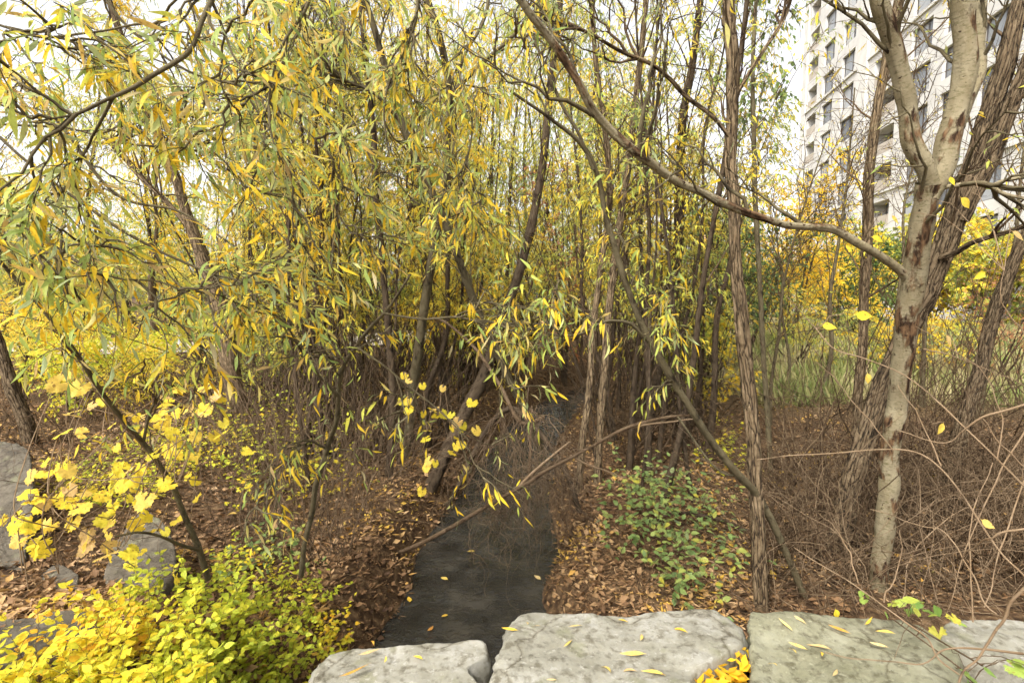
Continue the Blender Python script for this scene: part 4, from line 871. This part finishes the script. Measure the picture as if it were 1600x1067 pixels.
arch, ra = stem_px([(905, 800, 5.4, 9), (885, 740, 5.5, 9), (855, 690, 5.7, 9), (820, 650, 6.0, 9), (790, 640, 6.2, 9), (750, 690, 6.4, 8), (700, 790, 6.5, 8)], 40)
link('branch', trunk_geo(arch, ra, 'plain', 8).mesh('branch', M['bark_dark'], vc.location), vc)
for rows in ([(850, 650, 6.0, 7), (815, 660, 5.9, 7), (780, 600, 6.1, 6), (740, 540, 6.4, 5), (690, 500, 6.6, 4), (660, 500, 6.7, 3)], [(830, 640, 6.0, 5), (826, 740, 5.7, 5), (818, 830, 5.5, 4)]):
    p, r = stem_px(rows, 24); link('branch', trunk_geo(p, r, 'plain', 7).mesh('branch', M['twig'], vc.location), vc)
# dead branch fallen across the water
p, r = stem_px([(552, 888, 5.0, 4), (600, 872, 5.0, 6), (660, 848, 4.9, 7), (730, 810, 4.7, 7), (800, 768, 4.5, 6), (860, 733, 4.4, 6), (920, 700, 4.3, 5), (980, 668, 4.2, 6), (1040, 652, 4.1, 5), (1090, 648, 4.0, 4)], 50)
fb = thing('dead_branch', 'long pale dead branch lying slantwise across the creek', 'branch', p[0])
link('trunk', trunk_geo(p, r, 'plain', 10).mesh('trunk', M['twig'], fb.location), fb)
for rows in ([(985, 666, 4.2, 4), (1030, 660, 4.3, 3), (1090, 655, 4.4, 2)], [(800, 768, 4.5, 5), (850, 722, 4.7, 4), (890, 690, 4.9, 3)], [(890, 712, 4.35, 4), (930, 730, 4.4, 3), (980, 745, 4.5, 2)]):
    q, rq = stem_px(rows, 14); link('side_branch', trunk_geo(q, rq, 'plain', 6).mesh('side_branch', M['twig_pale'], fb.location), fb)
p, r = stem_px([(1255, 845, 5, 7), (1180, 832, 5, 8), (1110, 808, 5.1, 8), (1060, 800, 5.2, 6), (1010, 815, 5.2, 4)], 24)
o = link('dead_branch', trunk_geo(p, r, 'plain', 8).mesh('dead_branch', M['bark_dark'], p[0]), loc=p[0]); tag(o, 'dark fallen branch on the litter behind the green bramble patch', 'branch')

# ------------------------------------------------------------------ bare canes in the right foreground
cane_pts = []
canes = thing('bramble_canes', 'pale arching bramble canes in the right foreground above the boulders', 'canes', P(1560, 1000, 2.3))
for rows in ([(1640, 960, 1.7, 6), (1600, 900, 1.7, 6), (1560, 860, 1.75, 6), (1510, 780, 1.8, 6), (1470, 730, 1.85, 5), (1430, 707, 1.9, 5), (1370, 703, 1.95, 4), (1290, 710, 2.0, 4), (1180, 716, 2.1, 3)],
             [(1640, 800, 1.6, 6), (1590, 750, 1.65, 6), (1530, 690, 1.7, 5), (1470, 630, 1.8, 5), (1420, 590, 1.85, 4), (1350, 560, 1.9, 4), (1300, 545, 1.95, 4), (1270, 510, 2., 3), (1225, 460, 2., 2)],
             [(1470, 730, 1.85, 4), (1455, 690, 1.9, 4), (1430, 640, 1.95, 3), (1400, 600, 2.0, 2)],
             [(1395, 705, 1.93, 4), (1360, 660, 1.95, 3), (1310, 600, 2.0, 3), (1275, 565, 2.0, 2)],
             [(1500, 1055, 1.75, 4), (1470, 1030, 1.8, 4), (1440, 990, 1.9, 5), (1380, 945, 2.0, 4), (1310, 900, 2.1, 4), (1240, 855, 2.2, 3)],
             [(1340, 910, 2.1, 3), (1330, 870, 2.15, 4), (1310, 830, 2.2, 3), (1280, 800, 2.2, 2)],
             [(1380, 940, 2.0, 4), (1400, 895, 2.0, 4), (1410, 860, 2.0, 3), (1405, 830, 2.0, 3)],
             [(1620, 1020, 1.5, 8), (1560, 1015, 1.6, 7), (1480, 1015, 1.7, 5), (1440, 1035, 1.75, 4), (1350, 1030, 1.85, 3), (1290, 1020, 1.9, 3)],
             [(1560, 960, 1.7, 5), (1535, 940, 1.75, 5), (1510, 880, 1.8, 4), (1470, 830, 1.9, 4), (1440, 820, 1.95, 3), (1360, 795, 2.0, 2)],
             [(1520, 970, 1.8, 4), (1517, 880, 1.85, 4), (1518, 800, 1.9, 4), (1535, 760, 1.95, 3), (1552, 722, 2., 3)],
             [(1640, 620, 1.5, 7), (1590, 635, 1.55, 7), (1520, 660, 1.6, 6), (1490, 690, 1.65, 5), (1450, 690, 1.7, 4), (1400, 670, 1.8, 3)],
             [(1610, 740, 1.6, 6), (1560, 690, 1.6, 5), (1537, 655, 1.62, 4)],
             [(1640, 820, 1.5, 7), (1560, 835, 1.55, 7), (1500, 870, 1.7, 5)],
             [(1640, 880, 1.4, 10), (1590, 930, 1.45, 10), (1550, 1000, 1.5, 9), (1490, 1070, 1.55, 9)],
             [(1600, 520, 2.2, 4), (1575, 490, 2.2, 4), (1560, 460, 2.2, 4), (1570, 425, 2.2, 3)],
             [(1560, 720, 1.9, 4), (1562, 640, 1.95, 3), (1530, 580, 2., 3), (1480, 540, 2., 3), (1430, 510, 2., 2)],
             [(1440, 545, 2.1, 4), (1500, 560, 2.1, 3), (1600, 600, 2.1, 3)],
             [(1620, 700, 1.9, 4), (1590, 780, 1.9, 5), (1565, 860, 1.85, 5), (1540, 950, 1.8, 5)],
             [(1610, 660, 2.4, 5), (1560, 740, 2.4, 5), (1510, 850, 2.4, 4), (1480, 960, 2.4, 4)]):
    p, r = stem_px(rows, 36, .003); cane_pts.append(p); link('cane', trunk_geo(p, r * np.linspace(.75, .45, 36), 'plain', 7, .02).mesh('cane', M['twig_pale'], canes.location), canes)
# leaves still hanging on the canes
lp = [(1335, 490, 2.0, 33, 1.4), (1355, 582, 1.9, 22, .2), (1282, 505, 2.0, 30, 1.2), (1478, 522, 2.2, 26, .4), (1540, 425, 2.2, 24, -1), (1532, 810, 1.9, 30, .9), (1475, 660, 1.9, 26, -.5), (1500, 308, 2.8, 28, .8), (1485, 275, 2.8, 20, .2), (1580, 360, 2.6, 30, .9), (1360, 370, 3.2, 26, 1.8), (1394, 335, 3.2, 22, .4), (1395, 1035, 2.0, 24, .6), (1305, 950, 2.3, 22, .3)]
o = np.array([P(a, b_, c) for a, b_, c, _, _ in lp]); sz = np.array([w * c / 800 * .82 for _, _, c, w, _ in lp])
an = np.array([l[4] for l in lp]); d = np.stack([np.sin(an), -.2 + 0 * an, -np.abs(np.cos(an))], -1)
def stalks(root, o, targets, mat, r=.0012):
    t = np.asarray(targets); j = np.argmin(((o[:, None] - t[None]) ** 2).sum(-1), 1); e = t[j]
    u = np.linspace(0, 1, 6)[None, :, None]; ln = np.linalg.norm(e - o, axis=1)[:, None, None]
    PT = o[:, None] * (1 - u) + e[:, None] * u + np.array([0, 0, .18]) * ln * np.sin(u * np.pi) + rng.normal(size=(len(o), 6, 3)) * .006 * np.sin(u * np.pi)
    g = Geo(); tubes(g, PT, np.tile(np.linspace(r * .8, r * 1.5, 6)[None], (len(o), 1)), 4); link('leaf_stalks', g.mesh('leaf_stalks', M[mat], root.location), root, 'stuff')
stalks(canes, o, np.concatenate(cane_pts), 'twig_pale')
leaf_objects(canes, 'leaf', OVATE, M['grape'], o, d, np.tile([[.1, -1., .35]], (len(o), 1)) + rng.normal(size=(len(o), 3)) * .25, sz)

# ------------------------------------------------------------------ yellow shrub, grape vine, brambles, small green vines
def plant(name, label, cat, centre, pts, h, per, tpls, mat, size, limit, up=1.2, stemmat='twig', far=DIAW, kk=4, lay=1.0, group=None):
    n = len(pts); root = thing(name, label, cat, centre, group)
    d = rng.normal(size=(n, 3)) * .55 + np.array([0, 0, up])
    PT, R = strands(n, pts, d, U(h[0], h[1], n), 8, .35, .6, (.0012, .0028), True)
    g = Geo(); tubes(g, PT, R, kk); link('stems', g.mesh('stems', M[stemmat], root.location), root, 'stuff')
    K = n * per; pi = np.repeat(np.arange(n), per); t = (np.linspace(.25, 1, per)[None] + U(-.05, .05, (n, per))).clip(0, .999).ravel() * 7
    i = np.clip(t.astype(int), 0, 6); f = (t - i)[:, None]; o = PT[pi, i] * (1 - f) + PT[pi, i + 1] * f
    tg = norm(PT[pi, i + 1] - PT[pi, i]); r = rng.normal(size=(K, 3)); r[:, 2] *= .3
    d = norm(norm(r) + tg * .5 + np.array([0, 0, -.1])); nr = norm(np.array([0, -.25, lay]) + rng.normal(size=(K, 3)) * .38)
    split_leaves(root, tpls, far, M[mat], o, d, nr, U(size[0], size[1], K), limit)
    return root
def region(poly, n):
    """random spots on the ground inside a photo outline that touches the ground"""
    poly = np.array(poly, float); out = []
    lo, hi = poly.min(0), poly.max(0)
    while len(out) < n:
        q = U(0, 1, 2) * (hi - lo) + lo; c = False; j = len(poly) - 1
        for i in range(len(poly)):
            if (poly[i, 1] > q[1]) != (poly[j, 1] > q[1]) and q[0] < (poly[j, 0] - poly[i, 0]) * (q[1] - poly[i, 1]) / (poly[j, 1] - poly[i, 1]) + poly[i, 0]: c = not c
            j = i
        if c: out.append(q)
    return np.array(out)
def ground_hit(q):
    z = np.full(len(q), .6); r = None
    for _ in range(25):
        r = np.array([G(a, b_, zz) for (a, b_), zz in zip(q, z)]); z = .5 * z + .5 * np.clip(hgt(r[:, 0], r[:, 1]), 0, 1.4)
    return np.array([[*v[:2], zz] for v, zz in zip(r, z)])
sp_ = ground_hit(region([(-40, 1110), (40, 1055), (150, 1000), (230, 960), (300, 930), (360, 895), (430, 905), (520, 950), (550, 1030), (500, 1180), (-40, 1180)], 460))
plant('yellow_shrub', 'bushy low shrub with small yellow-green leaves at bottom left', 'shrub', G(300, 1060, 1.1), sp_, (.2, .42), 14, OVATE, 'shrub', (.03, .052), 300)
sp_ = ground_hit(region([(370, 870), (420, 850), (470, 850), (470, 900), (420, 930), (360, 930)], 26))
plant('green_sapling', 'green leafy seedlings at the upper right of the yellow shrub', 'seedlings', G(430, 900, .8), sp_, (.2, .4), 7, OVATE, 'bramble', (.05, .08), 90)
sp_ = ground_hit(region([(60, 760), (200, 700), (330, 640), (380, 700), (330, 760), (200, 800), (100, 800)], 230))
plant('ground_plant', 'pale green ground plants behind the grape leaves at left', 'plants', G(220, 740, .9), sp_, (.15, .4), 8, OVATE, 'shrub', (.035, .06), 60)
sp_ = ground_hit(region([(930, 850), (985, 760), (1060, 760), (1110, 790), (1120, 900), (1120, 950), (1040, 950), (1000, 900), (950, 880)], 120))
plant('bramble_patch', 'green raspberry brambles growing on leaf litter right of the creek', 'brambles', G(1040, 850, .5), sp_, (.35, .85), 8, OVATE, 'bramble', (.05, .085), 260)
sp_ = ground_hit(region([(1090, 690), (1150, 680), (1170, 740), (1100, 750)], 36))
plant('yellow_seedlings', 'bright yellow-green seedlings behind the leaning willow stem at right', 'seedlings', G(1130, 720, .5), sp_, (.2, .5), 8, OVATE, 'shrub', (.05, .08), 60)
sp_ = ground_hit(region([(330, 660), (420, 610), (560, 640), (590, 720), (500, 800), (360, 800)], 190))
plant('yellow_undergrowth', 'tall yellow-green undergrowth left of the creek behind the young willow', 'plants', G(450, 720, .6), sp_, (.3, 1.0), 9, OVATE, 'shrub', (.04, .075), 120)
gv = thing('grape_vine', 'vine with broad lobed yellow leaves over the left boulders', 'vine', P(200, 860, 2.9))
def clump(rows):
    o = []; s = []
    for px, py, dep, sx, sy, n_, w in rows:
        a = rng.normal(size=(n_, 2)).clip(-1.7, 1.7)
        for q in a:
            dd = dep + U(-.2, .2); o.append(P(px + q[0] * sx, py + q[1] * sy, dd)); s.append(U(.5, 1.05) * w * dd / 800)
    return np.array(o), np.array(s)
o, s = clump([(60, 770, 2.5, 40, 25, 10, 36), (190, 740, 2.8, 70, 40, 34, 32), (130, 810, 2.6, 60, 30, 20, 36), (230, 850, 2.9, 35, 25, 12, 28), (40, 830, 2.6, 35, 30, 10, 32), (280, 690, 3.2, 60, 50, 34, 25), (200, 640, 3.0, 70, 35, 18, 26), (340, 640, 3.6, 40, 25, 10, 24), (80, 590, 2.2, 40, 40, 6, 36)])
d = rng.normal(size=(len(o), 3)) * .6 + np.array([0, -.35, -.45]); nr = np.array([0, -.55, .75]) + rng.normal(size=(len(o), 3)) * .35
leaf_objects(gv, 'leaf', GRAPE, M['grape'], o, d, nr, s)
tp_ = []
for k in range(14):
    i = rng.integers(0, len(o), 5); q = o[i][np.argsort(o[i][:, 0])]; q = np.vstack([q[0] + (0, 0, -.3), q])
    q = smooth_line(q, 24); tp_.append(q); link('tendril', trunk_geo(q, np.full(24, .0028), 'plain', 5, .03).mesh('tendril', M['twig_pale'], gv.location), gv)
stalks(gv, o, np.concatenate(tp_), 'twig_pale')
gv = thing('grape_vine', 'small vine with yellow lobed leaves in mid-thicket left of the creek', 'vine', P(690, 720, 5))
o, s = clump([(690, 640, 4.2, 30, 25, 16, 22), (720, 690, 4.2, 25, 25, 8, 20), (640, 610, 4.5, 25, 20, 6, 18), (655, 735, 4.5, 12, 15, 3, 18)])
d = rng.normal(size=(len(o), 3)) * .6 + np.array([0, -.35, -.45]); nr = np.array([0, -.7, .6]) + rng.normal(size=(len(o), 3)) * .35
leaf_objects(gv, 'leaf', GRAPE, M['grape'], o, d, nr, s)
stalks(gv, o, smooth_line(o[np.argsort(o[:, 0])][::3], 40), 'twig_pale')
link('tendril', trunk_geo(smooth_line(o[np.argsort(o[:, 0])][::3], 40), np.full(40, .003), 'plain', 5, .04).mesh('tendril', M['twig_pale'], gv.location), gv)
gv = thing('creeping_vine', 'small green-leaved vine trailing over the right boulders', 'vine', P(1450, 965, 2.2))
o, s = clump([(1410, 945, 2.2, 25, 10, 8, 36), (1470, 962, 2.2, 30, 12, 9, 36), (1515, 1045, 1.8, 18, 10, 4, 40), (1590, 1045, 1.8, 15, 10, 4, 42), (1350, 920, 2.4, 10, 8, 3, 26)])
d = rng.normal(size=(len(o), 3)) * .7 + np.array([0, -.5, -.2]); nr = np.array([0, -.35, .9]) + rng.normal(size=(len(o), 3)) * .3
leaf_objects(gv, 'leaf', [OVATE[0], GRAPE[1], OVATE[2]], M['vine_green'], o, d, nr, s * .85)
stalks(gv, o, smooth_line(o[np.argsort(o[:, 0])][::4], 40), 'twig')
link('tendril', trunk_geo(smooth_line(o[np.argsort(o[:, 0])][::4], 40), np.full(40, .003), 'plain', 5, .04).mesh('tendril', M['twig'], gv.location), gv)

# ------------------------------------------------------------------ leaf litter, meadow grass
n = 96000
y = 2.2 * (14 / 2.2) ** U(0, 1, n) ** .85; x = U(-1.12, 1.12, n) * y
k = (np.abs(x - creek_x(y)) > .62 + .12 * vnoise(np.stack([x * 2, y * 2, 0 * x], -1))) | (y < 2.0); dr = fbm(np.stack([x * 1.1, y * 1.1, 0 * x], -1), 3); k &= rng.random(n) < .78 + 1.3 * dr; x, y = x[k], y[k]; n = len(x)
o = np.stack([x, y, hgt(x, y) + U(.0, .03, n)], -1); a = U(0, 6.28, n); d = np.stack([np.cos(a), np.sin(a), U(-.25, .35, n)], -1)
nr = norm(rng.normal(size=(n, 3)) * .55 + np.array([0, 0, 1])); g = Geo(); ls = (.025 + .06 * rng.random(n) ** 1.8) * (1 + .02 * y)
CUR = (LIT[0] * np.array([1.25, .9, 2.4]), LIT[1], LIT[2]); SLM = (LIT[0] * np.array([.42, 1.25, 1.2]), LIT[1], LIT[2])
for j, tp in enumerate((LIT, CUR, SLM, SLM)): leaves(g, tp, o[j::4], d[j::4], nr[j::4], ls[j::4])
tag(link('leaf_litter', g.mesh('leaf_litter', M['litter'], bark=False)), 'brown and orange fallen leaves covering the woodland floor', 'leaf litter', kind='stuff')
n = 26000; y = U(10, 30, n); x = y * U(.38, 1.1, n); k = x > 5; x, y = x[k], y[k]; n = len(x)
o = np.stack([x, y, hgt(x, y)], -1); d = rng.normal(size=(n, 3)) * .35 + np.array([0, 0, 1]); g = Geo(); leaves(g, (DIA[0] * np.array([.4, 1, 1]), DIA[1], DIA[2]), o, d, rng.normal(size=(n, 3)) + np.array([0, -1., 0]), U(.12, .6, n))
tag(link('meadow_grass', g.mesh('meadow_grass', M['grass'], bark=False)), 'rough green and straw grass of the meadow at right', 'grass', kind='stuff')
# leaves that fell on the stones
def fallen(label, rows, z, grp, tp, mat='fallen'):
    for px, py, w, ang in rows:
        p = G(px, py, z); o = link('fallen_leaf', tpl_mesh(tp[int(px) % len(tp)], M[mat], 'fallen_leaf')); sz = w * p[1] / 800 * 1.1
        o.location = p; o.scale = (sz, sz, sz); o.rotation_euler = (U(-.15, .15), U(-.2, .2), ang); tag(o, label, 'leaf', grp)
fallen('narrow dry willow leaf lying on the wide pale boulder', [(810, 985, 26, 1.4), (888, 978, 24, -1.4), (880, 1010, 26, -.7), (965, 968, 20, -1.2), (955, 1050, 34, .4), (995, 1048, 30, 1.1), (1040, 1055, 36, 1.2), (1075, 988, 30, .9), (1000, 1000, 26, -.4), (825, 975, 18, 0.1), (870, 1062, 16, 1.4), (1010, 1022, 40, 1.5), (845, 978, 16, 1.1)], 1.318, 'fallen leaves on the wide boulder', WILLOW)
fallen('narrow dry willow leaf lying on the flat greenish boulder', [(1238, 985, 26, .3), (1262, 1015, 26, 1.0), (1285, 1025, 22, -.4), (1300, 1015, 34, .8), (1330, 990, 30, .9), (1260, 975, 30, .4), (1390, 1012, 28, 1.3), (1300, 1055, 26, -.9), (1215, 1040, 20, .2), (1350, 975, 24, -1.1), (1245, 1020, 18, .1), (1400, 990, 26, 1.2)], 1.318, 'fallen leaves on the greenish boulder', WILLOW)
fallen('dry willow leaf lying on the low pale slab', [(560, 1022, 34, -1.2), (600, 1035, 18, 0), (530, 1055, 50, -1.1), (585, 1008, 20, .6), (660, 1030, 24, .8)], 1.278, 'fallen leaves on the low slab', WILLOW)
fallen('pale leaf floating on the creek', [(640, 940, 14, .3), (700, 905, 12, 1.2), (668, 985, 13, -.6), (742, 860, 12, 2.), (845, 905, 12, .9), (700, 960, 10, 1.9), (770, 780, 11, .2)], .02, 'leaves floating on the creek', [LITT])
n = 260; q = region([(1090, 1067), (1120, 1040), (1160, 1005), (1166, 1067), (1150, 1110), (1090, 1110)], n); o = np.array([G(a, b_, U(1.15, 1.29)) for a, b_ in q])
a = U(0, 6.28, n); g = Geo(); leaves(g, LIT, o, np.stack([np.cos(a), np.sin(a), U(-.2, .3, n)], -1), norm(rng.normal(size=(n, 3)) * .4 + np.array([0, 0, 1])), U(.04, .075, n))
tag(link('leaf_pile', g.mesh('leaf_pile', M['maple_gold'], bark=False)), 'yellow and orange leaves heaped in the gap between the two boulders', 'leaf pile', kind='stuff')
# grey post by the path
pz = P(282, 532, 17); zz = float(hgt(pz[0], 17)); g = Geo()
tubes(g, np.array([[pz[0], 17, zz - .1], [pz[0], 17, zz + .3], [pz[0], 17, zz + .8], [pz[0], 17, zz + .86], [pz[0], 17, zz + .9]]), np.array([.1, .1, .1, .085, .01]), 14)
tag(link('path_post', g.mesh('path_post', M['post'])), 'short pale grey post beside the path at left', 'post')

# labels: tell look-alikes apart by their order from the left
ORD = 'first second third fourth fifth sixth seventh eighth ninth tenth eleventh twelfth thirteenth fourteenth fifteenth sixteenth seventeenth eighteenth nineteenth twentieth'.split()
ORD += ['twenty-' + w for w in ORD[:9]] + ['thirtieth'] + ['thirty-' + w for w in ORD[:9]]
same = {}
for o in list(COL.objects):
    if o.parent is None and o.get('label') and o.get('kind') is None: same.setdefault(o['label'], []).append(o)
for lab, os_ in same.items():
    if len(os_) > 1:
        px = [project(np.array(o.location))[0][0] for o in os_]
        for r, i in enumerate(np.argsort(px)): os_[i]['label'] = f"{lab}, {ORD[r] if r < len(os_) - 1 else 'last'} from left"
